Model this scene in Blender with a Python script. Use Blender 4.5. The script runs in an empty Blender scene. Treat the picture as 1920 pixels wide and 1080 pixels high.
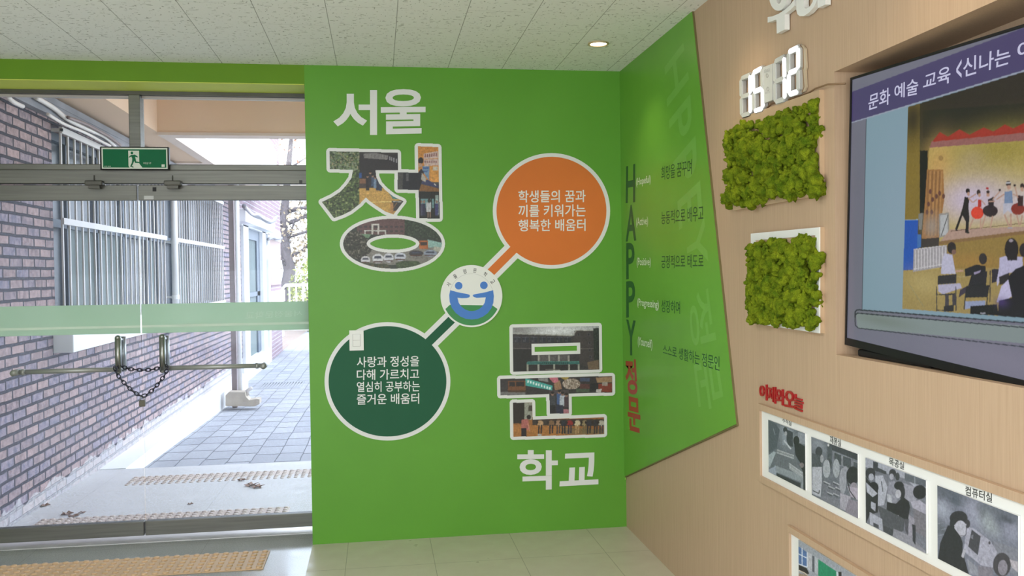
import bpy, bmesh, math, random
import numpy as np
from mathutils import Vector, geometry as mgeo

SC = bpy.context.scene
COL = SC.collection
random.seed(7)
RNG = np.random.default_rng(7)

# ------------------------------------------------------------------ camera, sky, sun, lamps, exposure
FOC, YAW, PITCH, ROLL, CH = 1673.25, .14949, -.0189, -.01368, 1.474   # focal length in px of a 1920 px frame
cy_, sy_ = math.cos(YAW), math.sin(YAW)
FW = Vector((sy_ * math.cos(PITCH), cy_ * math.cos(PITCH), math.sin(PITCH)))
_r0 = Vector((cy_, -sy_, 0)); _u0 = _r0.cross(FW)
RT = math.cos(ROLL) * _r0 + math.sin(ROLL) * _u0
UP = -math.sin(ROLL) * _r0 + math.cos(ROLL) * _u0
CAMP = Vector((0, 0, CH))
cam = bpy.data.cameras.new('camera')
cam.sensor_width = 36; cam.lens = FOC / 1920 * 36; cam.clip_start = .02; cam.clip_end = 300
cam_o = bpy.data.objects.new('camera', cam); COL.objects.link(cam_o)
from mathutils import Matrix
cam_o.matrix_world = Matrix.Translation(CAMP) @ Matrix((RT, UP, -FW)).transposed().to_4x4()
SC.camera = cam_o

SC.view_settings.view_transform = 'Standard'
SC.view_settings.look = 'None'
SC.view_settings.gamma = 1.0
SC.view_settings.use_curve_mapping = False
SC.view_settings.exposure = 0.0

world = bpy.data.worlds.new('sky'); SC.world = world; world.use_nodes = True
_bg = world.node_tree.nodes['Background']
_bg.inputs[0].default_value = (.80, .89, 1.0, 1); _bg.inputs[1].default_value = 5.0

def sun(energy, d, angle, color):
    l = bpy.data.lights.new('sun', 'SUN'); l.energy = energy; l.angle = math.radians(angle); l.color = color
    o = bpy.data.objects.new('sun', l); COL.objects.link(o)
    o.rotation_euler = Vector(d).to_track_quat('-Z', 'Y').to_euler()
    return o
sun(3.2, (-.35, .83, -.42), .6, (1, .95, .86))

def area(name, loc, sx, sy, power, color=(1, 1, 1), d=(0, 0, -1), spread=180):
    l = bpy.data.lights.new(name, 'AREA'); l.shape = 'RECTANGLE'; l.size = sx; l.size_y = sy
    l.energy = power; l.color = color; l.spread = math.radians(spread)
    o = bpy.data.objects.new(name, l); COL.objects.link(o); o.location = loc
    o.rotation_euler = Vector(d).to_track_quat('-Z', 'Y').to_euler()
    return o
# added fill lights out of view: rear, left side and three at the ceiling
area('rear_fill_light', (-1.0, -3.9, 1.4), 4.2, 2.2, 140, (.90, .96, 1), (0, 1, .55))
area('side_fill_light', (-3.15, -1.0, 1.4), 3.4, 2.0, 70, (.88, .95, 1), (1, 0, .4))
area('ceiling_fill_light', (-.9, 2.2, 2.56), .6, 1.2, 22, (.95, .98, 1))
area('ceiling_fill_light', (-.9, .2, 2.56), .6, 1.2, 25, (.95, .98, 1))
area('ceiling_fill_light', (-.6, -2.0, 2.56), .6, 1.2, 18, (.95, .98, 1))

# ------------------------------------------------------------------ helpers
XR, DB, XL, HC, DD = 1.39026, 4.94173, -.37206, 2.6, 5.24      # right wall x, back wall y, its left end x, ceiling z, door plane y

def ray(px, py): return FW + RT * ((px - 960) / FOC) - UP * ((py - 540) / FOC)
def on(ax, val, px, py):
    d = ray(px, py); return CAMP + d * ((val - CAMP[ax]) / d[ax])

class Plane:
    def __init__(s, o, u, v):
        s.o, s.u, s.v = Vector(o), Vector(u).normalized(), Vector(v).normalized(); s.n = s.u.cross(s.v)
    def px(s, x, y):                       # photo pixel -> plane coordinates
        d = ray(x, y); p = CAMP + d * ((s.o - CAMP).dot(s.n) / d.dot(s.n)) - s.o
        return (p.dot(s.u), p.dot(s.v))
    def to3(s, u, v, h=0): return s.o + s.u * u + s.v * v + s.n * h
    def up(s, h): return Plane(s.o + s.n * h, s.u, s.v)

PB = Plane((0, DB, 0), (1, 0, 0), (0, 0, 1))          # back wall, faces the room
PR = Plane((XR, 0, 0), (0, -1, 0), (0, 0, 1))         # right wall
PD = Plane((0, DD, 0), (1, 0, 0), (0, 0, 1))          # door

def tag(o, label=None, cat=None, group=None, kind=None):
    if label: o['label'] = label
    if cat: o['category'] = cat
    if group: o['group'] = group
    if kind: o['kind'] = kind
    return o
def T(name, label, cat, loc, group=None):
    o = bpy.data.objects.new(name, None); COL.objects.link(o); o.location = loc; o.empty_display_size = .05
    return tag(o, label, cat, group)
def wloc(o):
    v = Vector((0, 0, 0))
    while o: v = v + Vector(o.location); o = o.parent
    return v
def dup(o, parent=None, off=(0, 0, 0)):
    c = o.copy(); COL.objects.link(c); c.parent = parent
    if parent is None: c.location = Vector(o.location) + Vector(off)
    for ch in list(o.children): dup(ch, c)
    return c

class MB:
    def __init__(s): s.v, s.f, s.m = [], [], []; s.mi = 0
    def add(s, vs, fs):
        n = len(s.v); s.v += [tuple(v) for v in vs]; s.f += [tuple(i + n for i in f) for f in fs]; s.m += [s.mi] * len(fs); return s
    def box(s, x0, x1, y0, y1, z0, z1):
        vs = [(x, y, z) for x in (x0, x1) for y in (y0, y1) for z in (z0, z1)]
        return s.add(vs, [(0, 1, 3, 2), (4, 6, 7, 5), (0, 4, 5, 1), (2, 3, 7, 6), (0, 2, 6, 4), (1, 5, 7, 3)])
    def bbox(s, x0, x1, y0, y1, z0, z1, b=.004):       # box with chamfered edges
        bm = bmesh.new(); bmesh.ops.create_cube(bm, size=1)
        for v in bm.verts: v.co = Vector((x0 + (v.co.x + .5) * (x1 - x0), y0 + (v.co.y + .5) * (y1 - y0), z0 + (v.co.z + .5) * (z1 - z0)))
        bmesh.ops.bevel(bm, geom=bm.edges[:], offset=b, segments=2, affect='EDGES', profile=.5)
        bm.verts.index_update()
        s.add([v.co[:] for v in bm.verts], [[v.index for v in f.verts] for f in bm.faces]); bm.free(); return s
    def prism(s, loops, pl, h0, h1):                   # extruded plane polygon, further loops are holes
        loops = [[tuple(p) for p in l] for l in loops]
        flat = [p for l in loops for p in l]; n = len(flat)
        tri = mgeo.tessellate_polygon([[Vector((p[0], p[1], 0)) for p in l] for l in loops])
        fs = []
        for t in tri:
            a, b, c = (flat[i] for i in t)
            cr = (b[0] - a[0]) * (c[1] - a[1]) - (b[1] - a[1]) * (c[0] - a[0])
            t = t if cr > 0 else t[::-1]
            fs.append(t); fs.append(tuple(i + n for i in t[::-1]))
        k = 0
        for li, l in enumerate(loops):
            ar = sum(l[i][0] * l[(i + 1) % len(l)][1] - l[(i + 1) % len(l)][0] * l[i][1] for i in range(len(l)))
            fl = (ar > 0) == (li == 0)
            for i in range(len(l)):
                a, b = k + i, k + (i + 1) % len(l)
                q = (a, a + n, b + n, b)
                fs.append(q if fl else q[::-1])
            k += len(l)
        return s.add([pl.to3(p[0], p[1], h1) for p in flat] + [pl.to3(p[0], p[1], h0) for p in flat], fs)
    def tube(s, pts, r, seg=10, cap=True, closed=False):
        pts = [Vector(p) for p in pts]; n = len(pts); rs = r if isinstance(r, (list, tuple)) else [r] * n
        vs, fs = [], []; ref = None
        for i, p in enumerate(pts):
            if closed: t = (pts[(i + 1) % n] - pts[i - 1]).normalized()
            else: t = (pts[min(i + 1, n - 1)] - pts[max(i - 1, 0)]).normalized()
            if ref is None: ref = Vector((0, 0, 1)) if abs(t.z) < .9 else Vector((1, 0, 0))
            a = (ref - t * ref.dot(t)).normalized(); ref = a; b = t.cross(a)
            for k in range(seg):
                w = 2 * math.pi * k / seg; vs.append(p + (a * math.cos(w) + b * math.sin(w)) * rs[i])
        for i in range(n if closed else n - 1):
            for k in range(seg):
                j = (i + 1) % n
                fs.append((i * seg + k, i * seg + (k + 1) % seg, j * seg + (k + 1) % seg, j * seg + k))
        if cap and not closed: fs += [tuple(range(seg))[::-1], tuple((n - 1) * seg + k for k in range(seg))]
        return s.add(vs, fs)
    def ball(s, c, rx, ry, rz, sub=2, nz=0.0, fr=8.0):
        bm = bmesh.new(); bmesh.ops.create_icosphere(bm, subdivisions=sub, radius=1); bm.verts.index_update()
        from mathutils import noise
        vs = []
        for v in bm.verts:
            k = 1.0
            if nz:
                q = Vector(c) + Vector((v.co.x * rx, v.co.y * ry, v.co.z * rz))
                k += nz * (noise.noise(q * fr) + .6 * noise.noise(q * fr * 2.3))
            vs.append((c[0] + v.co.x * rx * k, c[1] + v.co.y * ry * k, c[2] + v.co.z * rz * k))
        s.add(vs, [[v.index for v in f.verts] for f in bm.faces]); bm.free(); return s
    def build(s, name, mats, parent=None, smooth=False, loc=None):
        me = bpy.data.meshes.new(name)
        vs = np.array([tuple(v) for v in s.v], dtype=np.float64)
        if parent: base = np.array(wloc(parent))
        elif loc is not None: base = np.array(loc, dtype=np.float64)
        else: base = np.array([(vs[:, 0].min() + vs[:, 0].max()) / 2, (vs[:, 1].min() + vs[:, 1].max()) / 2, vs[:, 2].min()])
        lv = vs - base
        me.from_pydata(lv.tolist(), [], s.f); 
        for m in (mats if isinstance(mats, (list, tuple)) else [mats]): me.materials.append(m)
        if any(s.m): me.polygons.foreach_set('material_index', s.m)
        if smooth: me.polygons.foreach_set('use_smooth', [True] * len(me.polygons))
        me.update()
        o = bpy.data.objects.new(name, me); COL.objects.link(o)
        if parent: o.parent = parent
        else: o.location = base
        return o

_bl = np.array([0, 0])
def lin(c):
    c = np.asarray(c, dtype=np.float64) / 255.
    return np.where(c <= .04045, c / 12.92, ((c + .055) / 1.055) ** 2.4)

# ------------------------------------------------------------------ materials
def nodes(name):
    m = bpy.data.materials.new(name); m.use_nodes = True
    nt = m.node_tree; b = nt.nodes['Principled BSDF']
    return m, nt, b
def L(nt, a, b): nt.links.new(a, b)
def N(nt, t, **kw):
    n = nt.nodes.new(t)
    for k, v in kw.items():
        if k.startswith('i_'):
            key = k[2:]; key = int(key) if key.isdigit() else key.replace('_', ' ')
            n.inputs[key].default_value = v
        else: setattr(n, k, v)
    return n
def math_(nt, op, a, b=None):
    n = N(nt, 'ShaderNodeMath', operation=op)
    for i, x in enumerate((a, b)):
        if x is None: continue
        if hasattr(x, 'links'): L(nt, x, n.inputs[i])
        else: n.inputs[i].default_value = x
    return n.outputs[0]
def mixc(nt, f, a, b, bt='MIX'):
    n = N(nt, 'ShaderNodeMix', data_type='RGBA', blend_type=bt)
    for x, i in ((f, 0), (a, 6), (b, 7)):
        if hasattr(x, 'links'): L(nt, x, n.inputs[i])
        else: n.inputs[i].default_value = x if i == 0 else (*x[:3], 1)
    return n.outputs[2]
def ramp(nt, fac, p0, p1, c0=(0, 0, 0), c1=(1, 1, 1)):
    n = N(nt, 'ShaderNodeValToRGB'); L(nt, fac, n.inputs[0])
    e = n.color_ramp.elements; e[0].position, e[1].position = p0, p1; e[0].color, e[1].color = (*c0, 1), (*c1, 1)
    return n.outputs[0]
def pos(nt, sc=(1, 1, 1)):
    g = N(nt, 'ShaderNodeNewGeometry'); mp = N(nt, 'ShaderNodeMapping'); mp.inputs['Scale'].default_value = sc
    L(nt, g.outputs['Position'], mp.inputs[0]); return mp.outputs[0]
def noise(nt, vec, scale, detail=3, rough=.5):
    n = N(nt, 'ShaderNodeTexNoise'); n.inputs['Scale'].default_value = scale; n.inputs['Detail'].default_value = detail
    n.inputs['Roughness'].default_value = rough; L(nt, vec, n.inputs['Vector']); return n.outputs[0]
def bump(nt, b, h, strength=.3, dist=.01):
    n = N(nt, 'ShaderNodeBump'); n.inputs['Strength'].default_value = strength; n.inputs['Distance'].default_value = dist
    L(nt, h, n.inputs['Height']); L(nt, n.outputs[0], b.inputs['Normal'])
def mat(name, c, rough=.5, metal=0., var=.08, vs=6., spec=.5, bm=0., bs=200., sc=(1, 1, 1), emit=None, es=1.):
    m, nt, b = nodes(name)
    b.inputs['Roughness'].default_value = rough; b.inputs['Metallic'].default_value = metal
    b.inputs['Specular IOR Level'].default_value = spec
    n = noise(nt, pos(nt, sc), vs, 4)
    c = tuple(c); d = tuple(max(0, x * (1 - var)) for x in c); e = tuple(min(1, x * (1 + var)) for x in c)
    L(nt, ramp(nt, n, .3, .7, d, e), b.inputs['Base Color'])
    if bm: bump(nt, b, noise(nt, pos(nt, sc), bs, 3), bm, .004)
    if emit: b.inputs['Emission Color'].default_value = (*emit, 1); b.inputs['Emission Strength'].default_value = es
    return m
def s8(r, g, b, k=1.0): return tuple(float(x) for x in lin((r, g, b)) * k)

M = {}
M['green'] = mat('green_wall_vinyl', (.122, .345, .040), .36, 0, .03, 3, .25)
M['green_panel'] = mat('green_panel_vinyl', (.150, .395, .046), .36, 0, .05, 2.5, .25)
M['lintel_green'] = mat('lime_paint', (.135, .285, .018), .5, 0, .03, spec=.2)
M['soffit_lit'] = mat('lit_lime_soffit', (.62, .70, .13), .6, 0, .03, spec=.2)  # lime paint, made paler to carry daylight bounced off the floor
M['white_vinyl'] = mat('white_vinyl', (.76, .76, .76), .45, 0, .01)
M['white_board'] = mat('white_board', (.82, .82, .80), .5, 0, .01)
M['white_plastic'] = mat('white_plastic', (.80, .80, .77), .35, 0, .01)
M['orange'] = mat('orange_vinyl', (.70, .19, .045), .5, 0, .02, spec=.15)
M['dkgreen'] = mat('dark_green_vinyl', (.022, .112, .058), .5, 0, .02, spec=.15)
M['letter_green'] = mat('letter_dark_green', (.016, .10, .028), .45, 0, .02)
M['letter_pale'] = mat('letter_pale_green', (.72, .82, .66), .45, 0, .02)
M['watermark'] = mat('letter_faint_green', (.188, .455, .078), .36, 0, .02, spec=.25)
M['red'] = mat('red_vinyl', (.42, .025, .03), .4, 0, .02)
M['red3d'] = mat('red_acrylic', (.40, .012, .018), .3, 0, .02)
M['black'] = mat('black_plastic', (.010, .010, .011), .45, 0, .1, spec=.25)
M['ink'] = mat('black_ink', (.025, .025, .025), .5, 0, .02)
M['blue'] = mat('blue_print', (.045, .19, .60), .45, 0, .02)
M['emblem_green'] = mat('emblem_green_print', (.03, .24, .06), .45, 0, .02)
M['grey_line'] = mat('grey_print', (.50, .50, .50), .5)
M['steel'] = mat('brushed_steel', (.17, .17, .155), .5, .8, .12, 3, .5, sc=(1, 1, 30))
M['steel_dark'] = mat('dull_steel', (.10, .097, .085), .5, .6, .15, 5)
M['sill_steel'] = mat('gap_lit_sill', (.62, .62, .63), .35, .3, .1)  # steel brightened to carry the strip of light under the doors
M['push_bar'] = mat('satin_push_bar', (.36, .37, .35), .4, .4, .08)
M['chrome'] = mat('stainless_tube', (.33, .34, .32), .3, .9, .1)
M['chain'] = mat('chain_steel', (.03, .03, .045), .4, .5, .1)
M['brass'] = mat('padlock_body', (.12, .11, .085), .5, .4, .1)
M['signgreen'] = mat('exit_sign_green', (.004, .13, .05), .4, 0, .02, spec=.15)
M['signwhite'] = mat('exit_sign_white', (.62, .66, .58), .4, 0, .02)
M['trimring'] = mat('lamp_ring', (.55, .42, .25), .3, .3, .02)
M['lampglow'] = mat('lamp_glow', (1, .9, .7), .5, emit=(1, .85, .62), es=9)
M['led_on'] = mat('led_segment_lit', (1, 1, 1), .4, emit=(.92, .97, 1), es=1.6)
M['led_off'] = mat('led_segment_unlit', (.66, .66, .64), .3)
M['clock_gap'] = mat('clock_edge_grey', (.45, .44, .42), .4)
M['clearback'] = mat('clock_back_panel', (.52, .42, .29), .3)

def wood_mat(name, c0, c1):
    m, nt, b = nodes(name)
    n1 = noise(nt, pos(nt, (55, 55, 1.1)), 3, 5, .6)
    n2 = noise(nt, pos(nt, (170, 170, 4)), 2, 3, .5)
    f = math_(nt, 'ADD', math_(nt, 'MULTIPLY', n1, .65), math_(nt, 'MULTIPLY', n2, .35))
    L(nt, ramp(nt, f, .32, .68, c0, c1), b.inputs['Base Color'])
    b.inputs['Roughness'].default_value = .5; b.inputs['Specular IOR Level'].default_value = .35
    bump(nt, b, f, .06, .002)
    return m
M['wood'] = wood_mat('oak_veneer', (.47, .325, .215), (.56, .398, .272))
M['wood_edge'] = mat('oak_edge', (.54, .38, .24), .5, 0, .06, 12)
M['wood_dark'] = mat('dark_brown', (.22, .13, .065), .6, 0, .1)  # plain dark brown for the clock's edge and cable
M['panel_edge'] = mat('panel_cut_edge', (.16, .13, .05), .6, 0, .1)

def ceiling_mat():
    m, nt, b = nodes('acoustic_tile')
    g = N(nt, 'ShaderNodeNewGeometry'); sp = N(nt, 'ShaderNodeSeparateXYZ'); L(nt, g.outputs['Position'], sp.inputs[0])
    def edge(coord, off, per, w):
        f = math_(nt, 'FRACT', math_(nt, 'DIVIDE', math_(nt, 'ADD', coord, off), per))
        a = math_(nt, 'ABSOLUTE', math_(nt, 'SUBTRACT', f, .5))
        return math_(nt, 'GREATER_THAN', a, .5 - w / per)
    ix = math_(nt, 'FLOOR', math_(nt, 'DIVIDE', math_(nt, 'ADD', sp.outputs[0], 30.497), .3))
    stag = math_(nt, 'MULTIPLY', math_(nt, 'MODULO', ix, 2.), .3)
    e1 = edge(sp.outputs[0], 30.497, .3, .0016)
    e2 = edge(math_(nt, 'ADD', sp.outputs[1], stag), 30.05, .6, .0011)
    j = math_(nt, 'MAXIMUM', e1, math_(nt, 'MULTIPLY', e2, .55))
    # worm-hole flecks: short strokes of mixed direction
    n1 = noise(nt, pos(nt, (1, 2.8, 1)), 36, 1, .4)
    n2 = noise(nt, pos(nt, (2.6, 1.2, 1)), 33, 1, .4)
    f = math_(nt, 'MAXIMUM', math_(nt, 'GREATER_THAN', n1, .69), math_(nt, 'GREATER_THAN', n2, .70))
    col = mixc(nt, math_(nt, 'MULTIPLY', f, .7), (.88, .885, .865), (.36, .36, .33))
    col = mixc(nt, math_(nt, 'MULTIPLY', j, .75), col, (.20, .20, .18))
    L(nt, col, b.inputs['Base Color']); b.inputs['Roughness'].default_value = .9; b.inputs['Specular IOR Level'].default_value = .1
    bump(nt, b, math_(nt, 'SUBTRACT', 1., math_(nt, 'MAXIMUM', f, j)), .4, .003)
    return m
M['ceiling'] = ceiling_mat()

def tile_mat(name, base, joint, px, py, ox, oy, rough, w=.0016, var=.06, spec=.5, speck=0.):
    m, nt, b = nodes(name)
    g = N(nt, 'ShaderNodeNewGeometry'); sp = N(nt, 'ShaderNodeSeparateXYZ'); L(nt, g.outputs['Position'], sp.inputs[0])
    def edge(coord, off, per):
        f = math_(nt, 'FRACT', math_(nt, 'DIVIDE', math_(nt, 'ADD', coord, off + 40 * per), per))
        return math_(nt, 'GREATER_THAN', math_(nt, 'ABSOLUTE', math_(nt, 'SUBTRACT', f, .5)), .5 - w / per)
    j = math_(nt, 'MAXIMUM', edge(sp.outputs[0], ox, px), edge(sp.outputs[1], oy, py))
    n = noise(nt, pos(nt), 2.2, 6, .6)
    c = ramp(nt, n, .25, .75, tuple(x * (1 - var) for x in base), tuple(min(1, x * (1 + var)) for x in base))
    if speck:
        k = noise(nt, pos(nt), 140, 2, .7)
        c = mixc(nt, speck, c, ramp(nt, k, .40, .62, tuple(x * .45 for x in base), tuple(min(1, x * 1.35) for x in base)))
    L(nt, mixc(nt, math_(nt, 'MULTIPLY', j, .8), c, joint), b.inputs['Base Color'])
    n2 = noise(nt, pos(nt), 9, 4, .6)
    L(nt, ramp(nt, n2, .3, .7, (rough * .7,) * 3, (rough * 1.35,) * 3), b.inputs['Roughness'])
    b.inputs['Specular IOR Level'].default_value = spec
    return m
M['floor'] = tile_mat('beige_floor_tile', (.61, .565, .455), (.28, .25, .19), .445, .445, .181, -.05, .38)
M['floor_entry'] = tile_mat('polished_granite_floor', (.33, .34, .33), (.2, .2, .2), .9, .6, .05, -.27, .12, .001, .12, .9, .25)
M['landing'] = tile_mat('flamed_granite', (.64, .63, .63), (.40, .40, .41), .9, .9, .2, .3, .6, .002, .08, .3, .55)

def brick_mat(name, ax, c1, c2, mort, bw, rh, ms, rough=.85, dirt=.35, bstr=.6, pale=False):
    m, nt, b = nodes(name)
    g = N(nt, 'ShaderNodeNewGeometry'); sp = N(nt, 'ShaderNodeSeparateXYZ'); L(nt, g.outputs['Position'], sp.inputs[0])
    cb = N(nt, 'ShaderNodeCombineXYZ'); L(nt, sp.outputs[ax[0]], cb.inputs[0]); L(nt, sp.outputs[ax[1]], cb.inputs[1])
    nz = N(nt, 'ShaderNodeTexNoise'); nz.inputs['Scale'].default_value = 9; L(nt, cb.outputs[0], nz.inputs['Vector'])
    ad = N(nt, 'ShaderNodeVectorMath', operation='SCALE'); L(nt, nz.outputs[1], ad.inputs[0]); ad.inputs[3].default_value = .012
    a2 = N(nt, 'ShaderNodeVectorMath', operation='ADD'); L(nt, cb.outputs[0], a2.inputs[0]); L(nt, ad.outputs[0], a2.inputs[1])
    t = N(nt, 'ShaderNodeTexBrick'); L(nt, a2.outputs[0], t.inputs['Vector'])
    t.inputs['Scale'].default_value = 1; t.inputs['Brick Width'].default_value = bw; t.inputs['Row Height'].default_value = rh
    t.inputs['Mortar Size'].default_value = ms; t.inputs['Mortar Smooth'].default_value = .25; t.inputs['Bias'].default_value = -.1
    t.inputs['Color1'].default_value = (0, 0, 0, 1); t.inputs['Color2'].default_value = (1, 1, 1, 1); t.inputs['Mortar'].default_value = (.5, .5, .5, 1)
    cr = N(nt, 'ShaderNodeValToRGB'); L(nt, t.outputs[0], cr.inputs[0]); el = cr.color_ramp.elements
    mid = tuple((a + b_) / 2 for a, b_ in zip(c1, c2)); cool = (c1[0] * .8, c1[1] * 1.02, c1[2] * 1.3) if pale else c1
    el[0].position, el[1].position = .05, .95; el[0].color, el[1].color = (*cool, 1), (*c2, 1)
    for p_, c_ in ((.3, c1), (.55, tuple(x * .85 for x in mid)), (.75, mid)): e_ = el.new(p_); e_.color = (*c_, 1)
    n = noise(nt, pos(nt), 24, 6, .65)
    c = mixc(nt, dirt, cr.outputs[0], ramp(nt, n, .35, .65, tuple(x * .45 for x in c1), tuple(min(1, x * 1.6) for x in c2)))
    c = mixc(nt, t.outputs[1], c, mort)
    if pale:                                            # lime bloom on the lowest courses
        lo = math_(nt, 'LESS_THAN', math_(nt, 'SUBTRACT', sp.outputs[2], math_(nt, 'MULTIPLY', noise(nt, pos(nt), 5, 3), .22)), -.03)
        c = mixc(nt, math_(nt, 'MULTIPLY', lo, math_(nt, 'MULTIPLY', noise(nt, pos(nt), 30, 4), 1.1)), c, (.62, .60, .60))
    L(nt, c, b.inputs['Base Color']); b.inputs['Roughness'].default_value = rough; b.inputs['Specular IOR Level'].default_value = .25
    h = math_(nt, 'ADD', math_(nt, 'MULTIPLY', t.outputs[1], -1.), math_(nt, 'MULTIPLY', noise(nt, pos(nt), 38, 4, .6), .6))
    bump(nt, b, h, bstr, .012)
    return m
M['corner_bead'] = mat('lime_corner_bead', (.22, .46, .06), .4, 0, .02, spec=.3)
M['brick'] = brick_mat('red_split_brick', (1, 2), (.235, .185, .205), (.46, .325, .305), (.055, .052, .066), .2, .067, .0105, dirt=.35, bstr=1., pale=True)
M['brick_far'] = brick_mat('red_split_brick_far', (1, 2), (.24, .16, .18), (.30, .20, .22), (.42, .38, .42), .24, .085, .010, dirt=.2)
def paver_mat():
    m, nt, b = nodes('grey_paver'); g = N(nt, 'ShaderNodeNewGeometry'); sp = N(nt, 'ShaderNodeSeparateXYZ'); L(nt, g.outputs['Position'], sp.inputs[0])
    wob = math_(nt, 'MULTIPLY', noise(nt, pos(nt), 1.3, 2), .05)
    X = math_(nt, 'DIVIDE', math_(nt, 'ADD', math_(nt, 'ADD', sp.outputs[0], 20.), wob), .21); ix = math_(nt, 'FLOOR', X)
    st = math_(nt, 'FRACT', math_(nt, 'MULTIPLY', math_(nt, 'SINE', math_(nt, 'MULTIPLY', ix, 12.9)), 43.7))
    Y = math_(nt, 'ADD', math_(nt, 'DIVIDE', sp.outputs[1], .42), st); iy = math_(nt, 'FLOOR', Y)
    def gap(v, w): return math_(nt, 'GREATER_THAN', math_(nt, 'ABSOLUTE', math_(nt, 'SUBTRACT', math_(nt, 'FRACT', v), .5)), .5 - w)
    j = math_(nt, 'MAXIMUM', gap(X, .018), gap(Y, .030))
    cb = N(nt, 'ShaderNodeCombineXYZ'); L(nt, ix, cb.inputs[0]); L(nt, iy, cb.inputs[1])
    wn = N(nt, 'ShaderNodeTexWhiteNoise'); L(nt, cb.outputs[0], wn.inputs['Vector'])
    c = ramp(nt, wn.outputs['Value'], 0, 1, (.25, .26, .29), (.37, .375, .40))
    c = mixc(nt, .3, c, ramp(nt, noise(nt, pos(nt), 30, 5), .3, .7, (.2, .2, .22), (.45, .45, .47)))
    L(nt, mixc(nt, j, c, (.055, .058, .068)), b.inputs['Base Color']); b.inputs['Roughness'].default_value = .85; b.inputs['Specular IOR Level'].default_value = .2
    bump(nt, b, math_(nt, 'SUBTRACT', 1., j), .4, .006); return m
M['paver'] = paver_mat()
M['pipe_white'] = mat('white_pipe_paint', (.78, .77, .75), .5, 0, .04)
M['ext_white'] = mat('white_render', (.80, .80, .80), .8, 0, .04, 4)
M['peach'] = mat('peach_paint', (.80, .57, .40), .8, 0, .06, 1.2)
M['peach_light'] = mat('peach_pale_paint', (.74, .60, .52), .8, 0, .03)
M['tactile_out'] = mat('tactile_beige', (.56, .46, .40), .6, 0, .05)
M['tactile_in'] = mat('tactile_tan', (.62, .42, .25), .5, 0, .06, 4)
M['bar_white'] = mat('white_bar_paint', (.50, .465, .44), .5, 0, .03)
M['brown_paint'] = mat('brown_post_paint', (.22, .16, .15), .6, 0, .1)
M['glass_blue'] = mat('window_blue_glass', (.03, .04, .05), .25, 0, .25, 1.2, .25)
M['curtain_blue'] = mat('pale_curtain', (.13, .165, .16), .8, 0, .3, 14, sc=(1, 1, .15))
M['frame_blue'] = mat('window_frame_blue', (.07, .10, .135), .5, 0, .05)
M['cable'] = mat('cable_grey', (.20, .20, .22), .6, 0, .2)
M['cable_white'] = mat('conduit_white', (.72, .66, .62), .6, 0, .05)
M['concrete'] = mat('concrete_block', (.40, .34, .265), .85, 0, .12, 12, bm=.3, bs=60)
M['grate'] = mat('drain_grate', (.25, .26, .28), .6, .3, .1)
M['leaf_dry'] = mat('dry_leaf', (.22, .12, .07), .7, 0, .4, 30)
M['bark'] = mat('bark', (.10, .085, .09), .9, 0, .3, 12, bm=.5, bs=30)
M['leaf_a'] = mat('autumn_leaf', (.36, .29, .19), .6, 0, .4, 9)
M['leaf_b'] = mat('bush_leaf', (.28, .31, .09), .6, 0, .35, 9)
M['leaf_c'] = mat('orange_leaf', (.44, .26, .19), .6, 0, .35, 9)
M['rail'] = mat('railing_white', (.80, .80, .80), .5, 0, .03)
M['soil'] = mat('bank_soil', (.23, .17, .14), .9, 0, .3, 3)
M['wood_window'] = mat('wood_panel_far', (.36, .25, .22), .7, 0, .15, 30, sc=(1, 4, .3))
M['fill_glow'] = mat('fill_glow_pane', (.8, .85, .9), .3, emit=(.9, .96, 1), es=1.5)  # added glow for the unseen fill windows and panels
M['plaster'] = mat('plain_plaster', (.70, .70, .66), .9, 0, .03)

def glass_mat(name, haze, tint, refl=.10):
    m, nt, b = nodes(name); nt.nodes.remove(b); out = nt.nodes['Material Output']
    tr = N(nt, 'ShaderNodeBsdfTransparent'); tr.inputs[0].default_value = (*tint, 1)
    gl = N(nt, 'ShaderNodeBsdfGlossy'); gl.inputs['Roughness'].default_value = .02
    df = N(nt, 'ShaderNodeBsdfDiffuse'); df.inputs[0].default_value = (.75, .80, .9, 1)
    tl = N(nt, 'ShaderNodeBsdfTranslucent'); tl.inputs[0].default_value = (.70, .75, .9, 1)
    lw = N(nt, 'ShaderNodeLayerWeight'); lw.inputs[0].default_value = .25
    m0 = N(nt, 'ShaderNodeMixShader'); m0.inputs[0].default_value = .6; L(nt, df.outputs[0], m0.inputs[1]); L(nt, tl.outputs[0], m0.inputs[2])
    m1 = N(nt, 'ShaderNodeMixShader'); L(nt, math_(nt, 'MULTIPLY', noise(nt, pos(nt), 3, 4), haze * 2), m1.inputs[0])  # pale scatter stands in for glare veiling the view outside
    L(nt, tr.outputs[0], m1.inputs[1]); L(nt, m0.outputs[0], m1.inputs[2])
    m2 = N(nt, 'ShaderNodeMixShader'); L(nt, math_(nt, 'MULTIPLY', lw.outputs['Fresnel'], refl * 4), m2.inputs[0])
    L(nt, m1.outputs[0], m2.inputs[1]); L(nt, gl.outputs[0], m2.inputs[2]); L(nt, m2.outputs[0], out.inputs[0])
    return m
M['glass_door'] = glass_mat('hazed_door_glass', .045, (.95, .97, 1.0))
M['glass_clear'] = glass_mat('transom_glass', .02, (.97, .98, .98))
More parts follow.
